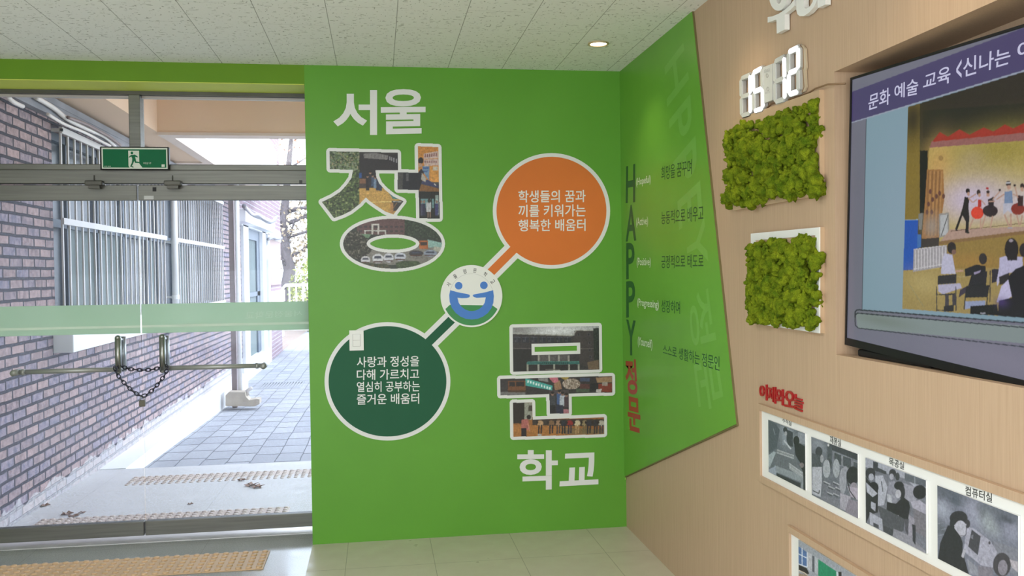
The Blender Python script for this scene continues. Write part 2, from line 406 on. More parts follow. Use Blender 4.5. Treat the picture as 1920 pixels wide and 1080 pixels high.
def film_mat():
    m, nt, b = nodes('frosted_green_film'); nt.nodes.remove(b); out = nt.nodes['Material Output']
    tl = N(nt, 'ShaderNodeBsdfTranslucent'); df = N(nt, 'ShaderNodeBsdfDiffuse'); tr = N(nt, 'ShaderNodeBsdfTransparent')
    n = noise(nt, pos(nt), 2, 3); c = ramp(nt, n, .3, .7, (.60, .74, .59), (.66, .78, .65))
    L(nt, c, tl.inputs[0]); L(nt, c, df.inputs[0]); tr.inputs[0].default_value = (.7, .8, .7, 1)
    a = N(nt, 'ShaderNodeMixShader'); a.inputs[0].default_value = .35; L(nt, tl.outputs[0], a.inputs[1]); L(nt, df.outputs[0], a.inputs[2])
    c2 = N(nt, 'ShaderNodeMixShader'); c2.inputs[0].default_value = .10; L(nt, a.outputs[0], c2.inputs[1]); L(nt, tr.outputs[0], c2.inputs[2])
    L(nt, c2.outputs[0], out.inputs[0]); return m
M['film'] = film_mat()
M['film_line'] = mat('film_pale_line', (.62, .74, .62), .6)

def col_mat(name, emit=False, rough=.45):
    m, nt, b = nodes(name)
    a = N(nt, 'ShaderNodeAttribute', attribute_name='Col')
    b.inputs['Roughness'].default_value = rough
    if emit:
        b.inputs['Base Color'].default_value = (.01, .01, .01, 1); b.inputs['Specular IOR Level'].default_value = .3
        L(nt, a.outputs[0], b.inputs['Emission Color']); b.inputs['Emission Strength'].default_value = 1.
    else:
        n = noise(nt, pos(nt), 160, 2); g = ramp(nt, n, .2, .8, (.94,) * 3, (1.06,) * 3)
        L(nt, mixc(nt, 1., a.outputs[0], g, 'MULTIPLY'), b.inputs['Base Color'])
    return m
M['print'] = col_mat('printed_photo')
M['screen'] = col_mat('lit_screen', True, .25)

# ------------------------------------------------------------------ writing
_tc = {}
def glyphs(s, off=0., ext=0.):
    k = (s, off, ext)
    if k not in _tc:
        c = bpy.data.curves.new('lettering', 'FONT'); c.body = s; c.offset = off; c.extrude = ext; c.resolution_u = 4
        o = bpy.data.objects.new('lettering', c); COL.objects.link(o)
        dg = bpy.context.evaluated_depsgraph_get(); me = bpy.data.meshes.new_from_object(o.evaluated_get(dg))
        v = np.array([x.co[:] for x in me.vertices]); f = [tuple(p.vertices) for p in me.polygons]
        bpy.data.objects.remove(o); bpy.data.curves.remove(c); bpy.data.meshes.remove(me)
        lo, hi = v.min(0), v.max(0)
        v[:, 0] = (v[:, 0] - lo[0]) / (hi[0] - lo[0]); v[:, 1] = (v[:, 1] - lo[1]) / (hi[1] - lo[1])
        if ext: v[:, 2] = v[:, 2] / (2 * ext) + .5
        _tc[k] = (v, f)
    return _tc[k]
def text_uv(mb, s, pl, quad, h, off=0., h0=None):
    """lay a word into the plane quad BL, BR, TR, TL (plane coordinates); with h0 it is solid from h0 to h"""
    v, f = glyphs(s, off, .05 if h0 is not None else 0.)
    q = [Vector((p[0], p[1], 0)) for p in quad]; out = []
    for x, y, z in v:
        p = (q[0] * (1 - x) + q[1] * x) * (1 - y) + (q[3] * (1 - x) + q[2] * x) * y
        out.append(pl.to3(p.x, p.y, h if h0 is None else h0 + (h - h0) * z))
    mb.add(out, f); return mb
def text_px(mb, s, pl, quad, h, off=0., h0=None):
    pq = pl.up(h)
    return text_uv(mb, s, pl, [pq.px(*p) for p in quad], h, off, h0)
def rect_q(x0, y0, x1, y1): return [(x0, y1), (x1, y1), (x1, y0), (x0, y0)]
def solid_px(mb, pts, pl, h0, h1):
    pq = pl.up(h1); return mb.prism([[pq.px(*p) for p in pts]], pl, h0, h1)
def ell(cx, cy, rx, ry, n=48, a0=0, a1=360):
    m = n if a1 - a0 >= 360 else n + 1
    return [(cx + rx * math.cos(math.radians(a0 + (a1 - a0) * i / n)), cy + ry * math.sin(math.radians(a0 + (a1 - a0) * i / n))) for i in range(m)]
def ribbon(pts, w):
    pts = [Vector((p[0], p[1])) for p in pts]; l, r = [], []
    for i, p in enumerate(pts):
        t = (pts[min(i + 1, len(pts) - 1)] - pts[max(i - 1, 0)]).normalized(); n = Vector((-t.y, t.x)) * w / 2
        l.append(tuple(p + n)); r.append(tuple(p - n))
    return l + r[::-1]

# ------------------------------------------------------------------ printed pictures, one colour per mesh point
def inside(X, Y, poly):
    r = np.zeros(X.shape, bool); n = len(poly)
    for i in range(n):
        x0, y0 = poly[i]; x1, y1 = poly[(i + 1) % n]
        if y0 == y1: continue
        c = (y0 > Y) != (y1 > Y); r ^= c & (X < (x1 - x0) * (Y - y0) / (y1 - y0) + x0)
    return r
class Canvas:
    def __init__(s, pl, u0, v0, u1, v1, res, light=1.0, base=(100, 100, 100)):
        s.pl, s.u0, s.v0, s.res, s.k = pl, u0, v0, res, light
        s.nu = int(round((u1 - u0) / res)) + 1; s.nv = int(round((v1 - v0) / res)) + 1
        s.ru, s.rv = (u1 - u0) / (s.nu - 1), (v1 - v0) / (s.nv - 1)
        s.X, s.Y = np.meshgrid(u0 + np.arange(s.nu) * s.ru, v0 + np.arange(s.nv) * s.rv)
        s.c = np.zeros((s.nv, s.nu, 3)); s.c[:] = s.col(base); s.ox = s.oy = 0.; s.sc = 1.
    def col(s, c): return lin(c) / s.k
    def crop(s, ox, oy, sc): s.ox, s.oy, s.sc = ox, oy, sc; return s
    def q(s, p): return s.pl.px(s.ox + p[0] / s.sc, s.oy + p[1] / s.sc)
    def mask(s, pts):
        q = [s.q(p) for p in pts]; us, vs = [p[0] for p in q], [p[1] for p in q]; m = np.zeros(s.X.shape, bool)
        i0, i1 = max(0, int((min(us) - s.u0) / s.ru) - 1), min(s.nu, int((max(us) - s.u0) / s.ru) + 3)
        j0, j1 = max(0, int((min(vs) - s.v0) / s.rv) - 1), min(s.nv, int((max(vs) - s.v0) / s.rv) + 3)
        if i1 > i0 and j1 > j0: m[j0:j1, i0:i1] = inside(s.X[j0:j1, i0:i1], s.Y[j0:j1, i0:i1], q)
        return m
    def put(s, m, c, a=1.): s.c[m] = s.c[m] * (1 - a) + s.col(c) * a; return s
    def poly(s, c, *pts, a=1.): return s.put(s.mask(pts), c, a)
    def rect(s, c, x0, y0, x1, y1, a=1.): return s.poly(c, (x0, y0), (x1, y0), (x1, y1), (x0, y1), a=a)
    def el(s, c, x, y, rx, ry, a=1.): return s.put(s.mask(ell(x, y, rx, ry, 20)), c, a)
    def line(s, c, w, *pts, a=1.):
        for i in range(len(pts) - 1):
            s.put(s.mask(ribbon(pts[i:i + 2], w)), c, a)
        return s
    def glow(s, c, x, y, rx, ry, m=None, a=1.):
        u, v = s.q((x, y)); u1, _ = s.q((x + rx, y)); _, v1 = s.q((x, y + ry))
        w = np.exp(-((s.X - u) / (u1 - u)) ** 2 - ((s.Y - v) / (v1 - v)) ** 2) * a
        if m is not None: w = w * m
        s.c = s.c * (1 - w[..., None]) + s.col(c) * w[..., None]; return s
    def speck(s, m, c, n, r0, r1, a=1.):
        idx = np.argwhere(m)
        if not len(idx): return s
        for i in RNG.integers(0, len(idx), n):
            j, k = idx[i]; r = RNG.uniform(r0, r1) / s.res; e = RNG.uniform(.5, 1.8); rr = int(r * 2) + 1
            y0, y1, x0, x1 = max(0, j - rr), min(s.nv, j + rr + 1), max(0, k - rr), min(s.nu, k + rr + 1)
            yy, xx = np.mgrid[y0:y1, x0:x1]; w = (((xx - k) / e) ** 2 + ((yy - j) * e) ** 2 < r * r) & m[y0:y1, x0:x1]
            s.c[y0:y1, x0:x1][w] = s.c[y0:y1, x0:x1][w] * (1 - a) + s.col(c[RNG.integers(0, len(c))]) * a
        return s
    def grain(s, amt, sm=2):
        n = RNG.normal(0, 1, (s.nv, s.nu))
        for _ in range(sm): n = (n + np.roll(n, 1, 0) + np.roll(n, -1, 0) + np.roll(n, 1, 1) + np.roll(n, -1, 1)) / 5
        n /= n.std(); s.c *= np.clip(1 + amt * n, .3, 2)[..., None]; return s
    def blur(s, k=1):
        for _ in range(k):
            p = np.pad(s.c, ((1, 1), (1, 1), (0, 0)), 'edge')
            s.c = (p[1:-1, 1:-1] * 2 + p[:-2, 1:-1] + p[2:, 1:-1] + p[1:-1, :-2] + p[1:-1, 2:]) / 6
        return s
    def sheet(s, name, h, m, parent, keep=None):
        sheet_mesh(name, s.pl, s.X, s.Y, h, m, parent, keep, s.c)
def sheet_mesh(name, pl, X, Y, h, material, parent, keep=None, colr=None, h0=None):
    nv, nu = X.shape; base = wloc(parent)
    O = np.array(pl.to3(0, 0, h) - base); U, V, W = np.array(pl.u), np.array(pl.v), np.array(pl.n)
    P = O + X[..., None] * U + Y[..., None] * V
    k = np.arange(nv * nu).reshape(nv, nu)
    F = np.stack([k[:-1, :-1], k[:-1, 1:], k[1:, 1:], k[1:, :-1]], -1)
    cell = np.ones((nv - 1, nu - 1), bool) if keep is None else keep
    verts = P.reshape(-1, 3); faces = [F[cell]]
    if h0 is not None:                                  # side walls along the outline
        low = verts + W * (h0 - h); n = len(verts); verts = np.vstack([verts, low])
        pc = np.pad(cell, 1)
        a, b, c, d = F[..., 0], F[..., 1], F[..., 2], F[..., 3]
        for (p, q, sh) in ((a, b, (-1, 0)), (b, c, (0, 1)), (c, d, (1, 0)), (d, a, (0, -1))):
            nb = pc[1 + sh[0]:1 + sh[0] + cell.shape[0], 1 + sh[1]:1 + sh[1] + cell.shape[1]]
            e = cell & ~nb; faces.append(np.stack([q[e], p[e], p[e] + n, q[e] + n], -1))
    faces = np.vstack(faces)
    used = np.unique(faces); re = np.full(len(verts), -1); re[used] = np.arange(len(used)); faces = re[faces]; verts = verts[used]
    me = bpy.data.meshes.new(name); me.vertices.add(len(verts)); me.vertices.foreach_set('co', verts.ravel())
    me.loops.add(faces.size); me.loops.foreach_set('vertex_index', faces.ravel().astype(np.int32))
    me.polygons.add(len(faces)); me.polygons.foreach_set('loop_start', np.arange(len(faces), dtype=np.int32) * 4)
    me.update(calc_edges=True); me.materials.append(material)
    if colr is not None:
        ca = np.ones((nv * nu, 4)); ca[:, :3] = np.clip(colr.reshape(-1, 3), 0, 4 if material is M['screen'] else .95)
        at = me.color_attributes.new('Col', 'FLOAT_COLOR', 'POINT'); at.data.foreach_set('color', ca[used[used < nv * nu]].ravel())
    o = bpy.data.objects.new(name, me); COL.objects.link(o); o.parent = parent
    return o
def dilate(m, r):
    o = m.copy(); ri = int(r) + 1
    for dy in range(-ri, ri + 1):
        for dx in range(-ri, ri + 1):
            if dx * dx + dy * dy <= r * r and (dx * dx + dy * dy > (r - 2.5) ** 2 or (dx == 0 and dy == 0)):
                o |= np.roll(np.roll(m, dy, 0), dx, 1)
    return o

# ================================================================== the setting
def S(name, mb, m, parent=None, label=None, smooth=False):
    o = mb.build(name, m, parent, smooth)
    if parent is None: tag(o, label, 'structure', kind='structure')
    return o
S('floor', MB().box(XL, XR + .2, -4, 5.0, -.12, 0).box(-3.2, XL, -4, 3.0, -.12, 0), M['floor'], label='beige tiled lobby floor in front of the green wall')
S('floor_entrance', MB().box(-3.2, XL, 3.0, 5.33, -.12, 0), M['floor_entry'], label='polished grey granite floor inside the glass doors')
S('ceiling', MB().box(-3.3, XR + .25, -4.1, 5.29, HC, HC + .1), M['ceiling'], label='white acoustic tile ceiling with dark flecks')
S('wall_back', MB().box(XL, XR + .2, DB, 5.29, 0, HC), M['green'], label='green wall facing the camera between glass doors and wood wall')
NY0, NY1, NZ0, NZ1 = .95, 2.56, 1.2036, 2.0692
S('wall_right', MB().box(XR, XR + .16, -4, DB, 0, NZ0).box(XR, XR + .16, -4, DB, NZ1, HC).box(XR, XR + .16, NY1, DB, NZ0, NZ1)
  .box(XR, XR + .16, -4, NY0, NZ0, NZ1).box(XR + .16, XR + .2, -4, DB, 0, HC), M['wood'], label='oak veneer wall with the recess for the screen')
S('trim_4', MB().bbox(XR - .009, XR, DB - .009, DB, .27, HC, .003), M['corner_bead'], label='slim lime bead in the corner of the two green walls')
S('wall_left', MB().box(-3.3, -3.2, -4, 5.29, 0, HC), M['plaster'], label='plain plaster wall on the far left')
S('wall_rear', MB().box(-3.3, XR + .2, -4.1, -4, 0, HC), M['plaster'], label='plain plaster wall behind the viewer')
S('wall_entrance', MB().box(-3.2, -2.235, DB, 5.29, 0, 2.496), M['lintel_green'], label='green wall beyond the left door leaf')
S('trim_3', MB().box(-3.2, XL - .002, DB + .004, 5.29, 2.494, 2.4985), M['soffit_lit'], label='lime underside of the lintel over the glass doors, paled for floor bounce light')
# unseen glowing windows and ceiling panels, added around the fill lights
for nm, ax, lo, hi in (('fill_window_rear', 1, (-3.1, -4.0, .3), (1.1, -3.96, 2.5)), ('fill_window_side', 0, (-3.2, -2.7, .4), (-3.17, .7, 2.4))):
    w = T(nm, 'added glowing window shape behind the viewer, for fill light' if ax else 'added glowing window shape on the left wall, for fill light', 'structure', ((lo[0] + hi[0]) / 2, (lo[1] + hi[1]) / 2, lo[2])); w['kind'] = 'structure'
    f = MB(); n = 4
    for k in range(n + 1):
        a = 1 - ax; c_ = lo[a] + (hi[a] - lo[a]) * k / n
        x0, x1, y0, y1 = (c_ - .03, c_ + .03, lo[1], hi[1] + .02) if ax else (lo[0], hi[0] + .02, c_ - .03, c_ + .03)
        f.box(x0, x1, y0, y1, lo[2], hi[2])
    for z in (lo[2], hi[2]): f.box(lo[0], hi[0] + (0 if ax else .02), lo[1], hi[1] + (.02 if ax else 0), z - .03, z + .03)
    f.build('frame', M['bar_white'], w); MB().box(lo[0], hi[0] - (0 if ax else .02), lo[1], hi[1] - (.02 if ax else 0), lo[2], hi[2]).build('pane', M['fill_glow'], w)
for x, y, lb in ((-.9, 2.2, 'nearest the doors'), (-.9, .2, 'over the viewer'), (-.6, -2.0, 'near the rear wall')):
    t = T('fill_panel', 'added white rectangular fill light panel ' + lb, 'fill light', (x, y, 2.57), 'added fill light panels')
    MB().box(x - .32, x + .32, y - .62, y + .62, 2.585, HC).build('frame', M['white_plastic'], t); MB().box(x - .3, x + .3, y - .6, y + .6, 2.575, 2.585).build('diffuser', M['fill_glow'], t)
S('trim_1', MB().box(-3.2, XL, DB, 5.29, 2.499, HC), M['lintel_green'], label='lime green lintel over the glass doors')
S('wall_outer', MB().box(-3.3, 6, -4.1, 5.29, HC + .1, 8.5).box(XR + .2, 6, 5.0, 5.29, -.3, HC + .1), M['brick'], label='unseen upper storeys over the lobby, sized to shade the near alley')  # unseen block, height set to keep sun off the near alley

# ---- transom window and door frame (steel)
fr = tag(MB().box(-2.235, -2.175, 5.19, 5.29, 0, 2.496).box(-.385, XL + .02, 5.19, 5.29, 0, 2.496)
         .box(-2.2, -.36, 5.185, 5.29, 2.474, 2.496).build('door_frame', M['steel_dark']), 'steel frame around the glass doors and transom', 'structure', kind='structure')
w1 = T('window_1', 'glass transom window of two panes over the doors', 'structure', (-1.3, 5.24, 2.06)); w1['kind'] = 'structure'
MB().bbox(-2.175, -.385, 5.17, 5.29, 2.058, 2.09, .004).build('transom_rail', M['steel'], w1)
MB().box(-2.175, -.385, 5.185, 5.28, 1.988, 2.058).build('head_rail', M['steel'], w1)
MB().bbox(-1.338, -1.278, 5.18, 5.27, 2.09, 2.474, .004).build('mullion', M['steel'], w1)
for x0, x1 in ((-2.175, -1.338), (-1.278, -.385)):
    MB().box(x0, x1, 5.236, 5.244, 2.09, 2.474).build('pane', M['glass_clear'], w1)
    MB().box(x0, x1, 5.225, 5.255, 2.462, 2.474).build('glazing_bead', M['bar_white'], w1)
for px in (185, 330):
    x = PD.px(px, 345)[0]
    MB().bbox(x - .045, x + .045, 5.14, 5.19, 1.972, 1.998, .005).box(x - .03, x + .03, 5.15, 5.188, 1.955, 1.972).tube([(x - .006, 5.18, 2.0), (x - .006, 5.18, 2.03)], .003).build('latch_bracket', M['steel_dark'], w1)
S('trim_2', MB().box(-2.2, XL, 5.16, 5.30, -.02, .003), M['sill_steel'], label='steel threshold strip under the glass doors')

GX = -1.309
def door_leaf(name, x0, x1, label, lipx):
    d = T(name, label, 'structure', ((x0 + x1) / 2, DD, 0)); d['kind'] = 'structure'
    MB().bbox(x0, x1, 5.215, 5.265, 1.896, 1.980, .003).build('top_rail', M['steel'], d)
    MB().bbox(x0, x1, 5.215, 5.265, .024, .102, .003).build('bottom_rail', M['steel'], d)
    MB().box(x0, x1, 5.235, 5.245, .102, 1.896).build('glass_pane', M['glass_door'], d)
    MB().box(x0, x1, 5.2325, 5.2345, 1.155, 1.318).build('frosted_band', M['film'], d)
    MB().box(x0, x1, 5.2315, 5.2324, 1.187, 1.2).build('band_stripe', M['film_line'], d)
    return d
d1 = door_leaf('door_1', -2.172, GX - .004, 'left leaf of the frameless glass door', 0)
d2 = door_leaf('door_2', GX + .004, -.388, 'right leaf of the frameless glass door beside the green wall', 0)
PH = Plane((0, 5.185, 0), (1, 0, 0), (0, 0, 1))
def handle(d, top, low, end, sgn):
    (xt, zt), (xl, zl), (xe, ze) = PH.px(*top), PH.px(*low), PH.px(*end)
    h = MB().tube([(xt, 5.185, zt), (xt, 5.185, zl - .012)], [.017, .017], 14)
    h.ball((xt, 5.185, zt), .017, .017, .017, 2).ball((xt, 5.185, zl - .012), .017, .017, .014, 2)
    o = h.build('pull_handle', M['chrome'], d, True); hd = d; d = o
    b = MB().tube([(xt, 5.195, zl), (xe, 5.195, zl)], .0135, 14).tube([(xe, 5.145, zl), (xe, 5.236, zl)], .017, 14)
    b.tube([(xe - sgn * .045, 5.185, zl), (xe - sgn * .03, 5.185, zl)], .017, 14).build('push_bar', M['push_bar'], hd, True)
    MB().tube([(xt, 5.185, zt - .012), (xt, 5.285, zt - .012)], .009, 10).tube([(xt, 5.185, zl), (xt, 5.285, zl)], .009, 10).build('standoff', M['chrome'], d, True)
    MB().tube([(xt, 5.285, zt + .002), (xt, 5.285, zl - .02)], .016, 12).build('outer_handle', M['chrome'], hd, True)
handle(d1, (221, 634), (221, 693), (30, 702), -1)
handle(d2, (304, 632), (304, 691), (495, 687), 1)
# mirrored lettering on the right leaf's band (read from outside)
b = MB(); q = [(460, 599), (567, 592), (567, 582), (462, 584)]
qq = [PD.px(*p) for p in q]
text_uv(b, '서울정문학교', Plane((0, 5.2314, 0), (1, 0, 0), (0, 0, 1)), [qq[1], qq[0], qq[3], qq[2]], 0)
b.build('band_lettering', M['film_line'], d2)

# ---- chain and padlock on the handles
PC = Plane((0, 5.135, 0), (1, 0, 0), (0, 0, 1))
def on_path(pts, step):
    P = [Vector(p) for p in pts]; out = []; acc = 0
    for a, b_ in zip(P[:-1], P[1:]):
        l = (b_ - a).length; t = acc
        while t < l: out.append((a + (b_ - a) * (t / l), (b_ - a).normalized())); t += step
        acc = t - l
    return out
cpx = lambda x, y, dy=0.: (lambda p: (p[0], 5.135 + dy, p[1]))(PC.px(180 + x / 5.68, 600 + y / 5.68))
lowp = [cpx(205, 520), cpx(215, 555), cpx(245, 605), cpx(310, 680), cpx(375, 745), cpx(455, 800), cpx(492, 812), cpx(535, 800), cpx(610, 740), cpx(675, 665), cpx(730, 590), cpx(755, 535), cpx(765, 510, .03)]
upp = [cpx(205, 520), cpx(225, 505, .06), cpx(285, 518, .05), cpx(350, 530, .03), cpx(460, 540, .03), cpx(560, 538, .03), cpx(660, 520, .05), cpx(720, 505, .06), cpx(765, 510, .03)]
ch = T('chain', 'dark steel chain looped around both door handles', 'chain', Vector(lowp[6]))
for pts in (upp, lowp):
    for i, (p, t) in enumerate(on_path(pts, .0225)):
        side = Vector((0, 1, 0)).cross(t).normalized() if i % 2 == 0 else Vector((0, 1, 0))
        ring = []
        for k in range(14):
            a = 2 * math.pi * k / 14
            ring.append(p + t * (.0155 * math.cos(a)) + side * ((.0085 if i % 2 == 0 else .007) * math.sin(a)))
        MB().tube(ring, .0031, 6, False, True).build('link', M['chain'], ch, True)
pk = T('padlock', 'small square padlock hanging from the lowest chain link', 'padlock', Vector(cpx(493, 922)))
(xa, _, za), (xb, _, zb) = cpx(462, 922), cpx(525, 852)
MB().bbox(xa, xb, 5.125, 5.145, za, zb, .003).build('lock_body', M['brass'], pk)
xm = (xa + xb) / 2
MB().tube([(xm + .010 * math.cos(a), 5.135, zb + .012 + .012 * math.sin(a)) for a in [math.pi * k / 10 for k in range(11)]], .0025, 8).tube([(xm - .010, 5.135, zb), (xm - .010, 5.135, zb + .012)], .0025, 8).tube([(xm + .010, 5.135, zb), (xm + .010, 5.135, zb + .012)], .0025, 8).build('shackle', M['chrome'], pk, True)

# ---- exit sign hung before the transom rail
PE = Plane((0, 5.165, 0), (1, 0, 0), (0, 0, 1))
(xa, zb), (xb, za) = PE.px(190, 276), PE.px(319.5, 320)
es = T('exit_sign', 'green emergency exit sign with running man on the transom mullion', 'exit sign', ((xa + xb) / 2, 5.185, za))
MB().bbox(xa, xb, 5.135, 5.168, za, zb, .004).build('housing', M['black'], es)
ew, eh = xb - xa, zb - za
PS = Plane((xa, 5.135, za), (1, 0, 0), (0, 0, 1))
sc = lambda x, y: ((x - 135) / 583 * ew, (715 - y) / 193 * eh)
MB().prism([[sc(150, 706), sc(706, 706), sc(706, 532), sc(150, 532)]], PS, 0, .0012).build('border', M['signwhite'], es)
MB().prism([[sc(161, 696), sc(695, 696), sc(695, 544), sc(161, 544)]], PS, 0, .002).build('face', M['signgreen'], es)
MB().prism([[sc(375, 556), sc(466, 556), sc(466, 662), sc(492, 696), sc(384, 696), sc(375, 683)][::-1]], PS, 0, .0026).build('doorway_print', M['signwhite'], es)
mn = MB()
mn.prism([[sc(*p) for p in ell(406, 575, 11, 12, 18)]], PS, 0, .0034)
for pts in ([(398, 592), (430, 588), (446, 598), (458, 608), (452, 612), (432, 606), (438, 630), (440, 645), (470, 650), (470, 660), (430, 656), (424, 640), (412, 668), (398, 690), (388, 688), (404, 655), (408, 622), (400, 604), (384, 614), (376, 610)],
            [(398, 678), (418, 690), (414, 697), (392, 684)]):
    mn.prism([[sc(*p) for p in pts]], PS, 0, .0034)
mn.build('running_man', M['signgreen'], es)
text_uv(MB(), '비상구', PS, [sc(502, 668), sc(568, 668), sc(568, 650), sc(502, 650)], .003).build('sign_lettering', M['signwhite'], es)
text_uv(MB(), '안전', PS, [sc(170, 690), sc(226, 690), sc(226, 682), sc(170, 682)], .003).build('small_lettering', M['signwhite'], es)
MB().prism([[sc(655, 690), sc(682, 690), sc(682, 668), sc(655, 668)]], PS, 0, .0026).build('approval_mark', M['signwhite'], es)
PT_ = Plane((0, 5.215, 0), (1, 0, 0), (0, 0, 1))
solid_px(MB(), [(270, 374), (288, 374), (288, 367), (270, 367)], PT_, 0, .0006).build('rail_sticker', M['grey_line'], d2)
solid_px(MB(), [(286, 359), (293, 359), (293, 351), (286, 351)], PT_, 0, .002).build('lock_cover', M['black'], d2)
solid_px(MB(), [(561, 344), (567, 344), (567, 338), (561, 338)], Plane((0, 5.185, 0), (1, 0, 0), (0, 0, 1)), 0, .001).build('rail_mark', M['ink'], w1)

# ---- tactile paving
def tactile_proto(label, m, x, y, z, group, rows=6, tilt=0.):
    t = T('tactile_tile', label, 'tactile tile', (x, y, z), group)
    MB().bbox(x - .1485, x + .1485, y - .1485 + (.05 * (6 - rows)), y + .1485, z, z + .005, .0015).build('plate', m, t)
    cx, cy = x - .125, y - .125 + .05 * (6 - rows)
    prof = ((.0155, .004), (.0148, .0105), (.0128, .0124), (.004, .0130)); vs, fs = [], []
    for r, h in prof: vs += [(cx + r * math.cos(k * math.pi / 5), cy + r * math.sin(k * math.pi / 5), z + h) for k in range(10)]
    for a in range(3): fs += [(a * 10 + k, a * 10 + (k + 1) % 10, a * 10 + 10 + (k + 1) % 10, a * 10 + 10 + k) for k in range(10)]
    fs.append(tuple(30 + k for k in range(10)))
    first = MB().add(vs, fs).build('dome', m, t, True, None)
    for i in range(6):
        for j in range(rows):
            if i or j: c = first.copy(); COL.objects.link(c); c.location = (.05 * i, .05 * j, 0)
    return t
tp = tactile_proto('', M['tactile_in'], -.737, 4.722, 0, 'tactile tiles inside the doors')
ORD = ['first', 'second', 'third', 'fourth', 'fifth', 'sixth']
for i in range(6):
    o = tp if i == 0 else dup(tp, None, (-.298 * i, 0, 0))
    o['label'] = f'tan dotted tactile tile inside the doors, {ORD[i]} from the green wall'
tq = tactile_proto('', M['tactile_out'], -.72, 5.66, -.012, 'tactile tiles just outside the doors')
for i in range(5):
    o = tq if i == 0 else dup(tq, None, (-.298 * i, 0, 0))
    o['label'] = f'beige dotted tactile tile just outside the glass doors, {ORD[i]} from the right'
tr = tactile_proto('', M['tactile_out'], -.50, 6.90, -.044, 'tactile tiles at the landing edge')
for i in range(5):
    o = tr if i == 0 else dup(tr, None, (-.298 * i, 0, 0))
    o['label'] = f'beige dotted tactile tile near the outer edge of the landing, {ORD[i]} from the right'

# ---- ceiling downlights
def downlight(x, y, label):
    t = T('downlight', label, 'downlight', (x, y, HC - .006), 'ceiling downlights')
    ring = []
    MB().tube([(x + .047 * math.cos(a), y + .047 * math.sin(a), HC - .003) for a in [2 * math.pi * k / 32 for k in range(32)]], .006, 8, False, True).build('trim_ring', M['trimring'], t, True)
    MB().tube([(x, y, HC - .0035), (x, y, HC - .001)], .042, 28).build('lens', M['lampglow'], t)
    l = bpy.data.lights.new('downlight_beam', 'SPOT'); l.energy = 8; l.color = (1, .80, .55); l.spot_size = math.radians(105); l.spot_blend = .8; l.shadow_soft_size = .035
    o = bpy.data.objects.new('downlight_beam', l); COL.objects.link(o); o.location = (x, y, HC - .02)
downlight(1.104, 4.339, 'small round lit downlight in the ceiling near the corner')
for y in (3.15, 1.95, .75): downlight(1.104, y, f'round lit downlight in the ceiling above the oak wall, {("second","third","fourth")[int((3.2-y)/1.2+.2)]} from the corner')

# ================================================================== outside the doors
XB = -2.2
S('landing', MB().add([(-2.2, 5.30, -.006), (4, 5.30, -.006), (4, 7.42, -.05), (-2.2, 7.42, -.05), (-2.2, 5.30, -.4), (4, 5.30, -.4), (4, 7.42, -.4), (-2.2, 7.42, -.4)],
  [(0, 1, 2, 3), (4, 7, 6, 5), (3, 2, 6, 7), (0, 4, 5, 1), (1, 5, 6, 2), (0, 3, 7, 4)]), M['landing'], label='pale granite landing outside the glass doors')
gy = [(7.42, -.15), (12, -.26), (15, -.30), (60, -.30)]
S('path', MB().add([(x, y, z) for y, z in gy for x in (-2.2, 9)] + [(x, y, -.9) for y, z in gy for x in (-2.2, 9)],
  [(2 * i, 2 * i + 1, 2 * i + 3, 2 * i + 2) for i in range(3)] + [(0, 8, 9, 1), (6, 7, 15, 14), (0, 2, 4, 6, 14, 12, 10, 8), (1, 9, 11, 13, 15, 7, 5, 3), (8, 10, 12, 14, 15, 13, 11, 9)]), M['paver'], label='grey paved path along the brick building')
S('ground', MB().box(-30, XB, 21.25, 70, -.9, -.31), M['soil'], label='bare ground behind the brick building')
S('wall_brick', MB().box(-2.6, XB, 5.3, 6.55, -.7, 3.1).box(-2.6, XB, 13.15, 15.1, -.7, 3.1).box(-2.6, XB, 6.55, 13.15, -.7, .96).box(-2.6, XB, 6.55, 13.15, 2.53, 3.1)
  .box(-2.6, -2.5, 6.55, 13.15, .96, 2.53), M['brick'], label='long red brick wall of the neighbouring building')
S('wall_brick_far', MB().box(-2.6, XB, 15.1, 18.72, 2.45, 6).box(-2.6, XB, 18.72, 21.2, -.7, 6), M['brick_far'], label='paler far brick wall beyond the white framed door')
S('plinth', MB().box(-2.25, -2.0, 7.44, 14.2, -.7, -.048), M['ext_white'], label='white concrete plinth along the foot of the brick wall')
sill = tag(MB().bbox(-2.3, -2.07, 6.5, 13.2, .955, 1.085, .006).build('window_sill', M['ext_white']), 'long white concrete sill under the barred windows', 'structure', kind='structure')
# the barred windows
w2 = T('window_2', 'row of sash windows behind white security bars', 'structure', (-2.34, 9.8, 1.085)); w2['kind'] = 'structure'
edges = [6.55, 7.2, 7.95, 8.7, 9.6, 10.0, 10.8, 11.6, 12.4, 13.15]
for i, (a, b_) in enumerate(zip(edges[:-1], edges[1:])):
    MB().box(-2.36, -2.345, a + .03, b_ - .03, 1.9, 2.47).build('pane', M['glass_blue'], w2)
    MB().box(-2.36, -2.345, a + .03, b_ - .03, 1.12, 1.84).build('pane', M['curtain_blue'] if i in (1, 2, 4, 6) else M['glass_blue'], w2)
f = MB().box(-2.38, -2.31, 6.55, 13.15, 2.47, 2.53).box(-2.38, -2.31, 6.55, 13.15, 1.84, 1.9).box(-2.38, -2.31, 6.55, 13.15, 1.085, 1.12)
for e in edges: f.box(-2.38, -2.31, e - .03, e + .03, 1.085, 2.53)
f.build('frame', M['frame_blue'], w2)
